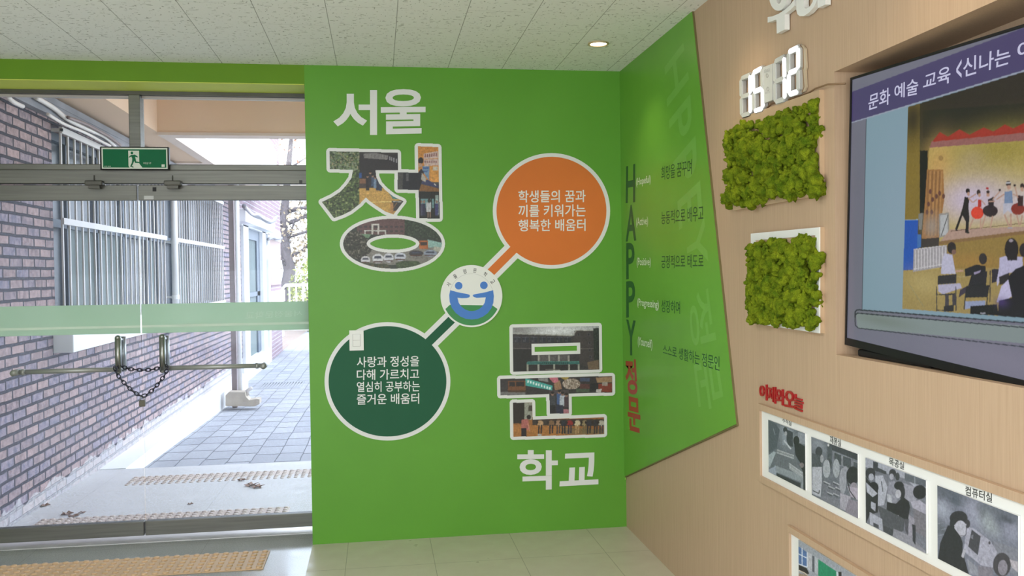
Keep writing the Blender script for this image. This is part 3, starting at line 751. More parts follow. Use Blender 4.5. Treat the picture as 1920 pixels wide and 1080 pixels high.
def grille(y0, y1, n, label):
    t = T('window_grille', label, 'security bars', (-2.14, (y0 + y1) / 2, 1.085), 'security bars over the brick wall windows')
    for z in (1.10, 1.862, 2.49): MB().box(-2.148, -2.132, y0, y1, z - .022, z + .022).build('rail', M['bar_white'], t)
    for k in range(n):
        y = y0 + .03 + (y1 - y0 - .06) * k / (n - 1)
        MB().box(-2.160, -2.148, y - .010, y + .010, 1.085, 2.515).build('bar', M['bar_white'], t)
    for z in (1.10, 2.49):
        for y in (y0 + .01, y1 - .01): MB().box(-2.22, -2.132, y - .01, y + .01, z - .01, z + .01).build('wall_fixing', M['bar_white'], t)
grille(6.56, 9.62, 22, 'white vertical security bars over the nearer window')
grille(9.98, 13.12, 24, 'white vertical security bars over the farther window')
def pipe(name, pts, r, m, label, cat='pipe', brackets=()):
    t = T(name, label, cat, (pts[0][0], pts[0][1], min(p[2] for p in pts)))
    MB().tube(pts, r, 14).build('pipe_body', m, t, True)
    for z in brackets:
        MB().tube([(pts[0][0], pts[0][1], z - .02), (pts[0][0], pts[0][1], z + .02)], r * 1.18, 14).box(XB, pts[0][0], pts[0][1] - .012, pts[0][1] + .012, z - .01, z + .01).build('bracket', m, t)
    return t
pipe('drainpipe', [(-2.10, 9.8, 2.54), (-2.10, 9.8, 1.09)], .035, M['pipe_white'], 'white drainpipe between the two barred windows', brackets=(1.25, 1.83, 2.4))
S('canopy_beam', MB().box(-1.85, 1.6, 8.06, 8.22, 2.71, 3.2), M['peach'], label='peach painted cross beam of the covered walkway')
S('canopy', MB().box(-2.6, -1.85, 5.3, 10.1, 2.71, 3.2).box(-1.85, 1.6, 5.3, 8.06, 3.1, 3.2), M['peach'], label='peach painted canopy ceiling outside the doors')
S('canopy_edge', MB().box(-1.85, -1.75, 8.2, 14.0, 2.69, 2.9).box(-1.85, 1.6, 8.05, 8.24, 2.685, 2.71).box(-2.6, -1.85, 10.1, 14.0, 2.69, 2.9), M['peach_light'], label='pale edge trim around the canopy')
S('upper_bay', MB().prism([[(-3.2, 2.9), (-1.79, 2.9), (-1.79, 3.72), (-2.0, 4.1), (-3.2, 4.4)]], Plane((0, 14.6, 0), (1, 0, 0), (0, 0, 1)), -2.2, 0), M['ext_white'], label='white bay projecting from the upper part of the brick building')
tag(MB().box(-2.195, -2.14, 5.35, 13.3, 2.56, 2.66).box(-2.145, -2.135, 5.35, 13.3, 2.64, 2.685).build('gutter', M['cable']), 'grey gutter running above the barred windows', 'gutter')
PX = Plane((-2.07, 0, 0), (0, -1, 0), (0, 0, 1))
def cable(pts, crop, r, m, label, x=-2.07, name='cable'):
    ox, oy, sc_ = crop
    P = [on(0, x, ox + p[0] / sc_, oy + p[1] / sc_) for p in pts]
    # smooth the run
    Q = []
    for i in range(len(P) - 1):
        p0, p1, p2, p3 = P[max(i - 1, 0)], P[i], P[i + 1], P[min(i + 2, len(P) - 1)]
        for k in range(6):
            t_ = k / 6; Q.append(.5 * ((2 * p1) + (p2 - p0) * t_ + (2 * p0 - 5 * p1 + 4 * p2 - p3) * t_ ** 2 + (3 * p1 - p0 - 3 * p2 + p3) * t_ ** 3))
    Q.append(P[-1])
    tag(MB().tube(Q, r, 8).build(name, m, None, True), label, 'cable')
c3 = (0, 150, 4.696)
cable([(310, 150), (470, 245), (600, 350), (760, 430), (920, 500), (1010, 580)], c3, .016, M['cable_white'], 'thick white conduit sagging along the top of the brick wall', -2.117)
cable([(50, 110), (80, 160), (130, 200), (200, 232)], c3, .014, M['cable_white'], 'short white conduit bent over the top of the brick wall', -2.12)
cable([(600, 330), (700, 365), (780, 400), (880, 455), (960, 500), (1060, 575)], c3, .012, M['brown_paint'], 'brown cable sagging above the white conduit', -2.086)
cable([(420, 300), (560, 385), (750, 465), (890, 540), (970, 580)], c3, .011, M['cable_white'], 'thin white conduit under the thicker one by the gutter', -2.088)
# post and downpipe of the canopy, block at their foot
pipe('downpipe', [(-1.79, 12.0, 2.7), (-1.79, 12.0, -.2)], .030, M['pipe_white'], 'white downpipe beside the brown canopy post')
tag(MB().bbox(-1.90, -1.835, 12.02, 12.10, -.26, 2.69, .006).build('canopy_post', M['brown_paint']), 'brown steel post holding the canopy edge', 'post')
P12 = Plane((0, 11.75, 0), (1, 0, 0), (0, 0, 1))
cb = T('concrete_block', 'stepped beige concrete block at the foot of the downpipe', 'block', (-1.8, 11.9, -.265))
oc = lambda x, y: P12.px(400 + x / 4.91, 560 + y / 4.91)
MB().prism([[oc(*p) for p in [(110, 990), (380, 992), (425, 970), (425, 925), (385, 925), (330, 935), (300, 905), (290, 862), (140, 860), (112, 890)]]], P12, -.2, 0).build('block_body', M['concrete'], cb)
MB().tube([P12.to3(*oc(345, 828), -.1), P12.to3(*oc(300, 860), -.1), P12.to3(*oc(305, 900), -.1)], .025, 10).build('pipe_elbow', M['bar_white'], cb, True)
dg_ = T('drain_grate', 'grey slotted drain grate set across the paved path', 'drain', (-1.6, 14.2, -.29))
x0, x1 = on(2, -.29, 483, 728)[0], on(2, -.29, 563, 728)[0]; y0, y1 = on(2, -.29, 520, 729)[1], on(2, -.29, 520, 717)[1]
g = MB().box(x0, x1, y0, y0 + .04, -.30, -.285).box(x0, x1, y1 - .04, y1, -.30, -.285)
for k in range(15): xx = x0 + (x1 - x0 - .03) * k / 14; g.box(xx, xx + .03, y0, y1, -.30, -.286)
g.build('grate_bars', M['grate'], dg_); MB().box(x0, x1, y0, y1, -.302, -.2975).build('channel', M['black'], dg_)
# white framed door bay
d3 = T('door_3', 'white framed blue glass door in the far part of the brick building', 'structure', (-2.2, 16.9, -.3)); d3['kind'] = 'structure'
MB().box(-2.3, -2.16, 14.95, 18.75, -.5, 0).build('door_base', M['ext_white'], d3)
f = MB()
for a, b_ in ((15.15, 15.72), (17.6, 18.1), (18.5, 18.75)): f.box(-2.3, -2.16, a, b_, 0, 2.3)
f.box(-2.3, -2.16, 14.95, 18.75, 2.28, 2.34).build('frame', M['ext_white'], d3)
MB().box(-2.29, -2.25, 14.95, 15.15, 0, 2.28).box(-2.29, -2.25, 18.1, 18.5, 0, 2.28).build('side_pane', M['frame_blue'], d3)
MB().box(-2.28, -2.25, 15.72, 17.6, 1.16, 2.1).box(-2.28, -2.25, 15.72, 17.6, .02, 1.08).build('pane', M['curtain_blue'], d3)
MB().box(-2.27, -2.22, 15.72, 17.6, 1.08, 1.16).box(-2.27, -2.22, 15.72, 17.6, 2.1, 2.28).box(-2.27, -2.22, 17.2, 17.6, .02, 2.1).build('glazing_bar', M['frame_blue'], d3)
tag(MB().bbox(-2.3, -2.0, 14.3, 18.3, 2.30, 2.50, .01).build('door_canopy', M['ext_white']), 'white concrete slab over the far blue glass door', 'structure', kind='structure')
c5 = (400, 360, 5.4)
cable([(310, 140), (350, 190), (420, 240), (480, 260), (560, 305), (610, 290), (640, 245)], c5, .035, M['cable'], 'bundle of grey cables sagging over the white slab', -2.0, 'cable_bundle')
cable([(330, 155), (400, 225), (460, 225), (520, 270), (590, 295), (630, 250)], c5, .018, M['cable_white'], 'pale cable twisted with the grey bundle over the slab', -1.92)
cable([(555, 480), (600, 462), (640, 475), (690, 465)], c5, .03, M['cable'], 'short grey cable above the far wooden window', -2.12)
w3 = T('window_3', 'wooden boarded window with white sill in the far brick wall', 'structure', (-2.2, 19.6, .9)); w3['kind'] = 'structure'
MB().box(-2.25, -2.17, 18.75, 20.85, 1.25, 2.2).build('wood_board', M['wood_window'], w3)
MB().box(-2.25, -2.12, 18.7, 21.2, .86, 1.12).build('sill', M['ext_white'], w3)
MB().box(-2.25, -2.15, 18.75, 20.85, 2.2, 2.42).build('head_board', M['ext_white'], w3)
# railing, tree, bush
rl = T('railing', 'white metal railing with upright bars at the end of the path', 'railing', (-1.9, 26, -.3))
MB().tube([(-2.68, 26, -.3), (-2.68, 26, 1.05), (-2.58, 26, 1.16), (-1.0, 26, 1.16), (-.9, 26, 1.05), (-.9, 26, -.3)], .045, 10).build('frame_tube', M['rail'], rl, True)
MB().tube([(-2.66, 26, -.1), (-.9, 26, -.1)], .03, 8).build('lower_tube', M['rail'], rl, True)
for k in range(9): MB().tube([(-2.48 + .19 * k, 26, -.1), (-2.48 + .19 * k, 26, 1.15)], .022, 8).build('bar', M['rail'], rl, True)
def leaves(mb, c, r, n, s0, s1):
    for _ in range(n):
        d = RNG.normal(0, 1, 3); d = d / np.linalg.norm(d) * RNG.uniform(.2, 1) ** .5
        p = Vector((c[0] + d[0] * r[0], c[1] + d[1] * r[1], c[2] + d[2] * r[2]))
        a = Vector(RNG.normal(0, 1, 3)).normalized(); b_ = a.cross(Vector(RNG.normal(0, 1, 3))).normalized(); s_ = RNG.uniform(s0, s1)
        mb.add([p - a * s_, p - b_ * s_ * .5 + a * s_ * .1, p + a * s_, p + b_ * s_ * .5 + a * s_ * .1], [(0, 1, 2, 3)])
    return mb
tree = T('tree', 'autumn tree with dark trunk and yellow orange leaves beyond the path', 'tree', (-3.0, 30, -.3))
tk = MB().tube([(-2.95, 30, -.35), (-3.0, 30, .6), (-2.85, 30.1, 1.6), (-3.05, 30, 2.8), (-2.9, 30, 4.2), (-2.7, 30, 6.0)], [.30, .24, .2, .16, .12, .06], 10)
for k in range(26):
    z = RNG.uniform(.9, 5.2); s_ = RNG.uniform(-1.2, 1.5)
    tk.tube([(-2.95, 30, z), (-2.9 + s_ * .5, 30 + RNG.uniform(-.4, .4), z + RNG.uniform(.0, .4)), (-2.85 + s_, 30 + RNG.uniform(-.6, .6), z + RNG.uniform(-.1, .8))], [.06, .04, .015], 6)
tk.build('trunk', M['bark'], tree, True)
tag(leaves(MB(), (-2.5, 30.6, 3.0), (1.7, 1.2, 1.5), 1500, .05, .11).build('foliage', M['leaf_a'], tree), kind='stuff')
tag(leaves(MB(), (-2.5, 30.6, 5.6), (1.7, 1.2, 1.3), 500, .05, .10).build('foliage', M['leaf_c'], tree), kind='stuff')
bush = T('bush', 'yellow green bush growing behind the white railing', 'bush', (-2.1, 28, -.3))
tag(leaves(MB(), (-2.1, 28, .85), (.65, .6, 1.15), 1400, .04, .08).build('foliage', M['leaf_b'], bush), kind='stuff')
MB().tube([(-2.1, 28, -.35), (-2.1, 28, .5), (-2.2, 28, 1.2)], [.06, .04, .02], 6).tube([(-2.1, 28, .1), (-1.8, 28.1, .9)], [.03, .015], 6).build('stem', M['bark'], bush)
# dry leaves on the landing
def dry_leaf(px, py, s_, label):
    p = on(2, -.02, px, py); p = on(2, -.006 - (p.y - 5.3) * .0208 + .001, px, py)
    mb = MB(); n = 12; vs = [(p.x, p.y, p.z + .004)]
    rot = RNG.uniform(0, 6.28)
    for k in range(n):
        a = 2 * math.pi * k / n; r = s_ * (1 if k % 2 else .55) * (1.25 if k in (0, 1, 11) else 1)
        vs.append((p.x + r * math.cos(a + rot), p.y + r * math.sin(a + rot), p.z + .002 + abs(math.sin(2 * a)) * s_ * .35))
    vs += [(v[0], v[1], v[2] - .002) for v in vs]
    fs = [(0, 1 + k, 1 + (k + 1) % n) for k in range(n)] + [(n + 1, n + 2 + (k + 1) % n, n + 2 + k) for k in range(n)] + [(1 + k, n + 2 + k, n + 2 + (k + 1) % n, 1 + (k + 1) % n) for k in range(n)]
    tag(mb.add(vs, fs).build('dry_leaf', M['leaf_dry']), label, 'leaf', 'dry leaves on the landing')
for px, py, s_, lb in ((470, 911, .05, 'crumpled brown dry leaf on the granite landing, nearer of the pair by the green wall'), (482, 914, .045, 'crumpled brown dry leaf touching a second one on the granite landing'),
                       (452, 901, .03, 'thin dry leaf in front of the far tactile strip'), (126, 964, .04, 'brown dry leaf at the left end of the near tactile strip'),
                       (137, 969, .035, 'dry leaf lying on the left end of the near tactile strip'), (153, 962, .02, 'tiny dry leaf beside two larger ones above the near tactile strip'),
                       (84, 948, .035, 'dry leaf at the foot of the brick wall'), (357, 945, .02, 'tiny dry leaf in the middle of the granite landing')):
    dry_leaf(px, py, s_, lb)

# ================================================================== the green wall's boards and lettering
def word_sign(word, quads, label, m, pl, h, off, h0, cat='lettering', name='wall_lettering', pname='letter'):
    """one sign of loose letters; every letter is a part"""
    c = [pl.up(h).px(*p) for q in quads for p in q]
    t = T(name, label, cat, pl.to3(sum(p[0] for p in c) / len(c), min(p[1] for p in c)))
    for ch, q in zip(word, quads): text_px(MB(), ch, pl, q, h, off, h0).build(pname, m, t)
    return t
word_sign('서울', [rect_q(625, 169, 707, 253), [(714, 252), (798, 250), (798, 167), (714, 167)]], 'large white two-syllable word at the top of the green wall', M['white_vinyl'], PB, .002, .024, .0002)
word_sign('학교', [[(970, 921), (1046, 917), (1046, 844), (970, 844)], [(1049, 912), (1122, 908), (1122, 848), (1053, 851)]], 'large white two-syllable word near the foot of the green wall', M['white_vinyl'], PB, .002, .022, .0002)

def glyph_board(name, label, cat, off, sc_, loops, holes, d, res, paint, light):
    """photo-filled letter with a white rounded border board"""
    c0 = lambda p: PB.px(off[0] + p[0] / sc_, off[1] + p[1] / sc_)
    allp = [c0(p) for l in loops for p in l]; e = d / sc_ * .0030 + .01
    u0, u1 = min(p[0] for p in allp) - e, max(p[0] for p in allp) + e; v0, v1 = min(p[1] for p in allp) - e, max(p[1] for p in allp) + e
    t = T(name, label, cat, PB.to3((u0 + u1) / 2, v0 + e))
    cv = Canvas(PB, u0, v0, u1, v1, res, light, (60, 60, 60)).crop(off[0], off[1], sc_)
    keep = np.zeros(cv.X.shape, bool)
    for l in loops: keep |= cv.mask(l)
    for l in holes: keep &= ~cv.mask(l)
    r = (c0((d, 0))[0] - c0((0, 0))[0]) / cv.res
    white = dilate(keep, r)
    sheet_mesh('white_border', PB, cv.X, cv.Y, .004, M['white_vinyl'], t, white[:-1, :-1], None, .0)
    paint(cv); cv.blur(1); cv.grain(.10, 3); cv.sheet('photo_print', .0052, M['print'], t, keep[:-1, :-1])
    return t
LB = .74
FOL = [(95, 110, 70), (60, 75, 45), (35, 45, 30), (120, 130, 85), (75, 95, 50)]
def paint_jeong(c):
    m = c.mask([(20, 60), (348, 60), (348, 640), (20, 640)]); c.put(m, (58, 72, 44)); c.speck(m, FOL, 900, .002, .006); c.speck(m, [(30, 38, 28), (22, 28, 22)], 260, .002, .006)
    m2 = c.mask([(100, 90), (348, 90), (348, 250), (100, 250)]); c.speck(m2, [(110, 120, 100), (125, 120, 95), (80, 95, 75)], 260, .002, .006)
    c.rect((36, 33, 38), 348, 90, 700, 400); c.rect((168, 132, 72), 348, 385, 720, 620)
    c.rect((44, 40, 42), 348, 112, 640, 125)
    c.poly((112, 108, 110), (380, 118), (470, 112), (572, 132), (566, 165), (470, 158), (384, 152))
    for i in range(14): c.rect((75, 72, 76), 388 + i * 13, 122, 392 + i * 13, 154, a=.7)
    for i, x in enumerate((580, 596, 612, 632)): c.rect((130, 128, 135), x, 140 + 6 * i, x + 8, 168 + 7 * i)
    c.rect((40, 70, 125), 346, 268, 366, 306); c.rect((110, 78, 60), 350, 314, 402, 350); c.rect((60, 50, 48), 348, 350, 420, 386)
    for x, y0, y1, w, col in ((412, 290, 405, 13, (28, 26, 30)), (432, 262, 380, 12, (38, 36, 44)), (452, 285, 372, 11, (52, 66, 92)), (472, 300, 388, 11, (104, 122, 148)), (492, 292, 404, 13, (40, 44, 62)), (515, 335, 408, 10, (36, 48, 70))):
        c.rect(col, x - w, y0 + 14, x + w, y1); c.el((135, 105, 90), x, y0 + 4, 9, 12); c.el((30, 26, 26), x, y0 - 3, 10, 9)
    c.line((205, 185, 120), 5, (380, 496), (600, 492)); c.line((190, 150, 90), 4, (350, 430), (560, 420))
    c.poly((58, 108, 104), (578, 425), (640, 440), (690, 475), (610, 470)); c.poly((52, 50, 52), (600, 485), (700, 480), (690, 500), (640, 560), (600, 570))
    c.line((170, 168, 165), 5, (612, 490), (675, 492)); c.rect((150, 110, 70), 590, 500, 612, 580); c.line((120, 90, 60), 6, (600, 560), (640, 500))
    # the upright stroke: classroom with notice board
    c.rect((168, 112, 52), 800, 50, 980, 340); c.rect((182, 128, 64), 900, 215, 975, 340)
    c.poly((170, 148, 144), (848, 118), (958, 98), (962, 152), (850, 160)); c.poly((172, 150, 146), (850, 164), (962, 158), (962, 208), (852, 214))
    for i in range(6): c.rect((105, 62, 66), 856 + i * 17, 122 - i * 2, 866 + i * 17, 146 - i * 2); c.rect((110, 68, 70), 856 + i * 17, 172, 866 + i * 17, 190, a=.8)
    c.poly((96, 122, 150), (838, 214), (892, 216), (892, 330), (838, 250)); c.rect((60, 82, 130), 842, 222, 886, 236); c.rect((60, 82, 130), 842, 250, 880, 260)
    c.rect((168, 160, 150), 920, 218, 958, 250)
    c.poly((50, 52, 84), (818, 330), (880, 320), (962, 365), (962, 385), (818, 350)); c.poly((110, 76, 46), (812, 350), (970, 390), (970, 414), (812, 410)); c.line((190, 185, 180), 6, (930, 352), (945, 366))
    c.poly((26, 27, 36), (640, 262), (806, 264), (830, 232), (850, 262), (832, 345), (815, 402), (640, 400)); c.poly((62, 60, 62), (645, 268), (690, 268), (684, 395), (650, 395)); c.rect((90, 88, 92), 712, 272, 732, 330, a=.6)
    c.el((24, 22, 24), 826, 172, 22, 26); c.el((165, 130, 110), 822, 208, 16, 16); c.poly((150, 145, 140), (835, 268), (868, 310), (862, 340), (828, 318))
    c.rect((26, 28, 30), 808, 412, 985, 632); c.rect((92, 125, 130), 815, 470, 960, 540); c.rect((150, 165, 165), 935, 440, 965, 600, a=.6); c.rect((20, 20, 22), 900, 440, 935, 470)
    for x, w, col in ((828, 12, (60, 58, 80)), (852, 12, (34, 36, 60)), (950, 12, (50, 50, 92))): c.rect(col, x - w, 505, x + w, 600); c.el((120, 95, 85), x, 492, 9, 12)
    c.rect((162, 162, 168), 870, 498, 912, 570); c.el((40, 34, 34), 892, 484, 14, 16); c.rect((120, 95, 85), 878, 570, 886, 615); c.rect((120, 95, 85), 896, 570, 904, 615)
    for x in (815, 905, 928): c.rect((16, 16, 18), x, 412, x + 10, 630)
    # the ring: school yard seen from above
    m = c.mask(ell(605, 820, 384, 195)); c.put(m, (42, 48, 44))
    c.poly((84, 62, 64), (330, 625), (700, 625), (700, 752), (330, 745))
    for r in (688, 722):
        for k in range(9): c.rect((56, 48, 54), 345 + k * 40, r - 9, 369 + k * 40, r + 7)
    c.poly((172, 168, 165), (442, 664), (502, 664), (502, 676), (456, 676), (456, 745), (442, 745)); c.rect((172, 168, 165), 490, 664, 502, 745)
    c.rect((165, 162, 160), 386, 712, 556, 722); 
    for x in (388, 546): c.rect((165, 162, 160), x, 712, x + 10, 762)
    c.poly((92, 118, 96), (362, 742), (440, 745), (420, 775), (366, 765))
    m = c.mask([(700, 620), (1000, 700), (1000, 790), (880, 780), (700, 750)]); c.put(m, (40, 50, 42)); c.speck(m, [(30, 36, 32), (54, 66, 52), (62, 72, 60)], 200, .002, .005)
    c.poly((108, 105, 102), (400, 870), (1000, 820), (1000, 900), (900, 980), (420, 985))
    c.poly((122, 152, 150), (878, 785), (990, 812), (990, 850), (880, 846)); c.poly((150, 150, 142), (930, 838), (990, 850), (985, 890), (925, 870))
    c.rect((146, 84, 46), 815, 795, 882, 858); c.rect((52, 40, 38), 822, 806, 876, 830)
    m = c.mask([(215, 730), (340, 720), (430, 800), (440, 880), (360, 950), (240, 900), (215, 820)]); c.put(m, (44, 44, 40)); c.speck(m, [(34, 34, 30), (62, 62, 52), (96, 92, 84), (26, 26, 24)], 380, .002, .005)
    for x, y, rx, ry, col in ((396, 944, 36, 30, (172, 170, 178)), (492, 934, 44, 38, (178, 178, 186)), (576, 928, 40, 36, (176, 176, 186)), (666, 920, 46, 32, (166, 168, 182)), (790, 894, 56, 24, (50, 48, 54)), (900, 892, 52, 26, (120, 128, 146))):
        c.el(col, x, y, rx, ry); c.poly((56, 60, 76), (x - rx * .55, y - ry * .5), (x + rx * .55, y - ry * .5), (x + rx * .7, y), (x - rx * .7, y)); c.rect((70, 50, 44), x - rx * .8, y + ry * .5, x + rx * .8, y + ry * .8)
    m = c.mask([(630, 970), (690, 950), (810, 955), (830, 985), (760, 1015), (640, 1015)]); c.put(m, (52, 66, 44)); c.speck(m, [(40, 52, 36), (70, 86, 58)], 90, .002, .004)
    m = c.mask([(360, 965), (560, 975), (600, 1012), (480, 1010)]); c.put(m, (60, 64, 50)); c.speck(m, [(90, 80, 60), (40, 46, 36)], 60, .002, .004)
jl = [[(115, 100), (645, 112), (648, 248), (472, 248), (478, 300), (500, 350), (545, 400), (610, 452), (690, 490), (612, 592), (550, 570), (480, 525), (430, 490), (397, 460), (350, 510), (280, 565), (220, 595), (150, 620), (55, 495), (130, 460), (200, 415), (250, 360), (285, 310), (298, 245), (118, 240)],
      [(803, 62), (960, 68), (972, 625), (815, 622), (808, 402), (646, 398), (644, 265), (805, 268)], ell(605, 820, 384, 194, 60)]
glyph_board('photo_letter', 'white bordered photo-filled letter board with a ring, upper left on the green wall', 'letter board', (590, 260), 4.154, jl, [ell(609, 819, 205, 72, 40)], 27, .0020, paint_jeong, LB)

def paint_mun(c):
    c.rect((150, 150, 155), 160, 90, 900, 200); c.glow((190, 190, 196), 520, 130, 220, 40); c.glow((120, 118, 120), 230, 120, 120, 40)
    c.poly((48, 44, 48), (170, 150), (680, 168), (690, 125), (880, 125), (880, 465), (170, 470)); c.poly((56, 50, 52), (675, 130), (835, 130), (835, 440), (715, 400), (715, 230), (675, 225))
    c.line((140, 138, 136), 9, (172, 152), (660, 170)); c.line((140, 138, 136), 7, (660, 170), (690, 132)); c.line((150, 145, 140), 5, (685, 128), (860, 128))
    for k in range(7):
        x = 185 + k * 68; c.rect((34, 36, 46), x, 180, x + 56, 226); c.line((78, 80, 90), 3, (x, 180 + 2), (x + 56, 182)); c.rect((100, 100, 110), x + 26, 182, x + 29, 224, a=.6); c.rect((96, 92, 96), x + 10, 205, x + 20, 222, a=.4)
    for x, y in ((700, 160), (782, 160), (790, 228), (792, 286), (795, 342)): c.rect((74, 70, 74), x, y - 12, x + 22, y + 12); c.rect((36, 34, 40), x + 4, y - 9, x + 18, y + 9)
    c.line((104, 98, 96), 3, (175, 272), (330, 275)); c.line((104, 98, 96), 3, (725, 275), (830, 275))
    m = c.mask([(830, 110), (880, 105), (880, 440), (835, 430)]); c.put(m, (36, 40, 38)); c.speck(m, [(26, 30, 28), (54, 58, 54)], 60, .002, .004)
    c.rect((30, 30, 32), 176, 280, 330, 462); c.rect((76, 72, 74), 395, 325, 640, 378)
    for x in (380, 465, 545, 622): c.rect((134, 130, 126), x, 328, x + 14, 380)
    c.poly((60, 104, 100), (290, 388), (300, 378), (715, 376), (718, 400), (290, 404)); c.rect((40, 84, 84), 300, 384, 712, 398)
    for k in range(14): c.rect((20, 44, 46), 395 + k * 17, 386, 405 + k * 17, 396)
    c.rect((36, 34, 36), 290, 405, 720, 465)
    for x in (290, 378, 505, 626, 704): c.rect((138, 136, 130), x, 402, x + 14, 458)
    c.rect((96, 92, 88), 440, 440, 560, 446); c.poly((96, 80, 66), (780, 385), (875, 365), (875, 445), (790, 440))
    # bottom: people bending over
    c.rect((128, 84, 46), 160, 700, 930, 1000); c.rect((34, 28, 26), 176, 705, 272, 880); c.rect((130, 130, 122), 272, 712, 336, 850); c.rect((60, 56, 48), 305, 735, 335, 780)
    c.rect((52, 44, 40), 336, 845, 920, 900); c.poly((146, 98, 52), (176, 890), (600, 900), (920, 960), (920, 995), (176, 995)); c.poly((110, 88, 60), (560, 910), (920, 930), (920, 965), (600, 970))
    c.poly((150, 88, 84), (250, 850), (300, 842), (315, 910), (300, 935), (245, 918)); c.rect((30, 26, 30), 246, 918, 290, 988); c.el((34, 28, 28), 308, 828, 18, 20); c.line((170, 120, 100), 8, (300, 880), (316, 945))
    for x, col, col2 in ((400, (160, 128, 98), (40, 36, 36)), (490, (110, 84, 62), (36, 36, 42)), (548, (140, 112, 90), (70, 60, 56)), (590, (40, 42, 50), (34, 34, 40)), (640, (120, 38, 38), (44, 40, 52)), (700, (176, 164, 140), (150, 120, 84)), (760, (128, 112, 84), (96, 84, 60)), (795, (44, 42, 50), (36, 36, 42)), (850, (44, 42, 46), (50, 44, 46)), (895, (156, 150, 140), (60, 56, 60))):
        c.el(col, x, 878, 26, 24); c.line(col2, 12, (x - 10, 892), (x - 12, 965)); c.line(col2, 12, (x + 10, 892), (x + 8, 960)); c.el((40, 32, 30), x - 26, 872, 10, 12)
    c.rect((150, 150, 150), 380, 965, 412, 980)
    # middle: bus, banner, crowd
    c.rect((46, 42, 44), 60, 490, 1000, 672); c.rect((46, 42, 44), 470, 600, 640, 812); c.poly((98, 96, 98), (70, 625), (280, 618), (280, 660), (70, 660)); c.rect((96, 62, 40), 138, 535, 282, 612); c.rect((38, 32, 32), 150, 545, 195, 580); c.rect((38, 32, 32), 205, 542, 270, 580); c.rect((64, 44, 34), 140, 612, 282, 628)
    c.poly((62, 142, 138), (280, 512), (500, 575), (495, 612), (282, 574))
    for k in range(9): x = 296 + k * 22; y = 540 + k * 7; c.rect((190, 205, 205), x, y - 10, x + 12, y + 10)
    c.poly((120, 118, 120), (380, 505), (460, 505), (465, 545), (388, 532)); c.poly((168, 96, 112), (470, 508), (540, 506), (560, 575), (500, 545)); c.poly((140, 120, 60), (560, 505), (640, 505), (600, 530))
    m = c.mask(ell(652, 560, 72, 44)); c.put(m, (150, 135, 126)); c.speck(m, [(180, 168, 160), (112, 96, 86), (90, 80, 70)], 140, .002, .004)
    c.poly((130, 100, 80), (510, 560), (560, 530), (575, 600), (520, 615)); c.rect((58, 66, 88), 722, 512, 800, 540); c.rect((74, 46, 46), 720, 560, 800, 600); c.rect((70, 88, 70), 690, 600, 800, 628, a=.6)
    c.poly((32, 32, 36), (800, 560), (860, 550), (890, 600), (800, 625)); c.poly((134, 108, 84), (850, 508), (980, 500), (980, 545), (860, 550)); c.poly((110, 50, 40), (870, 560), (980, 555), (980, 628), (870, 620)); c.poly((165, 160, 160), (855, 605), (900, 600), (890, 628), (850, 628)); c.rect((150, 145, 140), 900, 545, 945, 575, a=.7)
    c.rect((66, 58, 62), 472, 610, 632, 640)
    for x, y, w, col in ((500, 640, 24, (58, 60, 66)), (555, 625, 20, (60, 80, 120)), (580, 640, 22, (160, 165, 178)), (612, 650, 18, (66, 52, 60))): c.rect(col, x - w, y + 14, x + w, y + 100); c.el((128, 100, 90), x, y, 13, 16); c.el((36, 32, 34), x, y - 8, 14, 11)
    c.rect((40, 42, 60), 530, 730, 585, 805); c.rect((34, 34, 38), 480, 730, 522, 805); c.rect((150, 100, 110), 590, 765, 632, 805)
ml = [[(175, 105), (872, 92), (877, 445), (180, 462)], [(75, 522), (980, 497), (982, 630), (628, 640), (632, 800), (478, 803), (472, 643), (78, 655)], [(178, 715), (333, 710), (338, 850), (915, 833), (916, 968), (182, 990)]]
glyph_board('photo_letter', 'white bordered photo-filled letter board with a small green slot, above the lower white word', 'letter board', (920, 590), 4.32, ml, [[(328, 238), (722, 226), (722, 318), (330, 328)]], 27, .0020, paint_mun, LB)

def bubble(name, label, c, r, ri, neck, w, wi, m, lines, quads):
    cu, cv = PB.px(*c); t = T(name, label, 'sign', PB.to3(cu, PB.px(c[0], c[1] + r[1])[1]))
    b = solid_px(MB(), ell(*c, *r, 96), PB, .0008, .003); solid_px(b, ribbon(neck, w), PB, .0010, .0034); b.build('white_border', M['white_vinyl'], t)
    b = solid_px(MB(), ell(*c, *ri, 96), PB, .001, .0042); solid_px(b, ribbon(neck, wi), PB, .0012, .0045); b.build('coloured_face', m, t)
    for s, q in zip(lines, quads): text_px(MB(), s, PB, q, .005, .011).build('text_line', M['white_vinyl'], t)
bubble('message_bubble', 'orange round message board with white text and a neck to the logo', (1034, 395.5), (110, 108.5), (103, 101.5), [(985, 446), (905, 526)], 34, 16, M['orange'],
       ['학생들의 꿈과', '끼를 키워가는', '행복한 배움터'], [[(972, 380), (1098, 379), (1098, 356), (972, 357)], [(972, 407), (1098, 406), (1098, 383), (972, 384)], [(972, 434), (1098, 433), (1098, 410), (972, 412)]])
bubble('message_bubble', 'dark green round message board with white text under the wall switch', (726.5, 715), (118, 111), (110.5, 103.5), [(795, 650), (875, 572)], 34, 16, M['dkgreen'],
       ['사랑과 정성을', '다해 가르치고', '열심히 공부하는', '즐거운 배움터'], [[(669, 689), (786, 687), (786, 667), (669, 669)], [(669, 713), (786, 711), (786, 691), (669, 693)], [(669, 735), (787, 734), (787, 714), (669, 716)], [(669, 759), (786, 757), (786, 737), (669, 739)]])
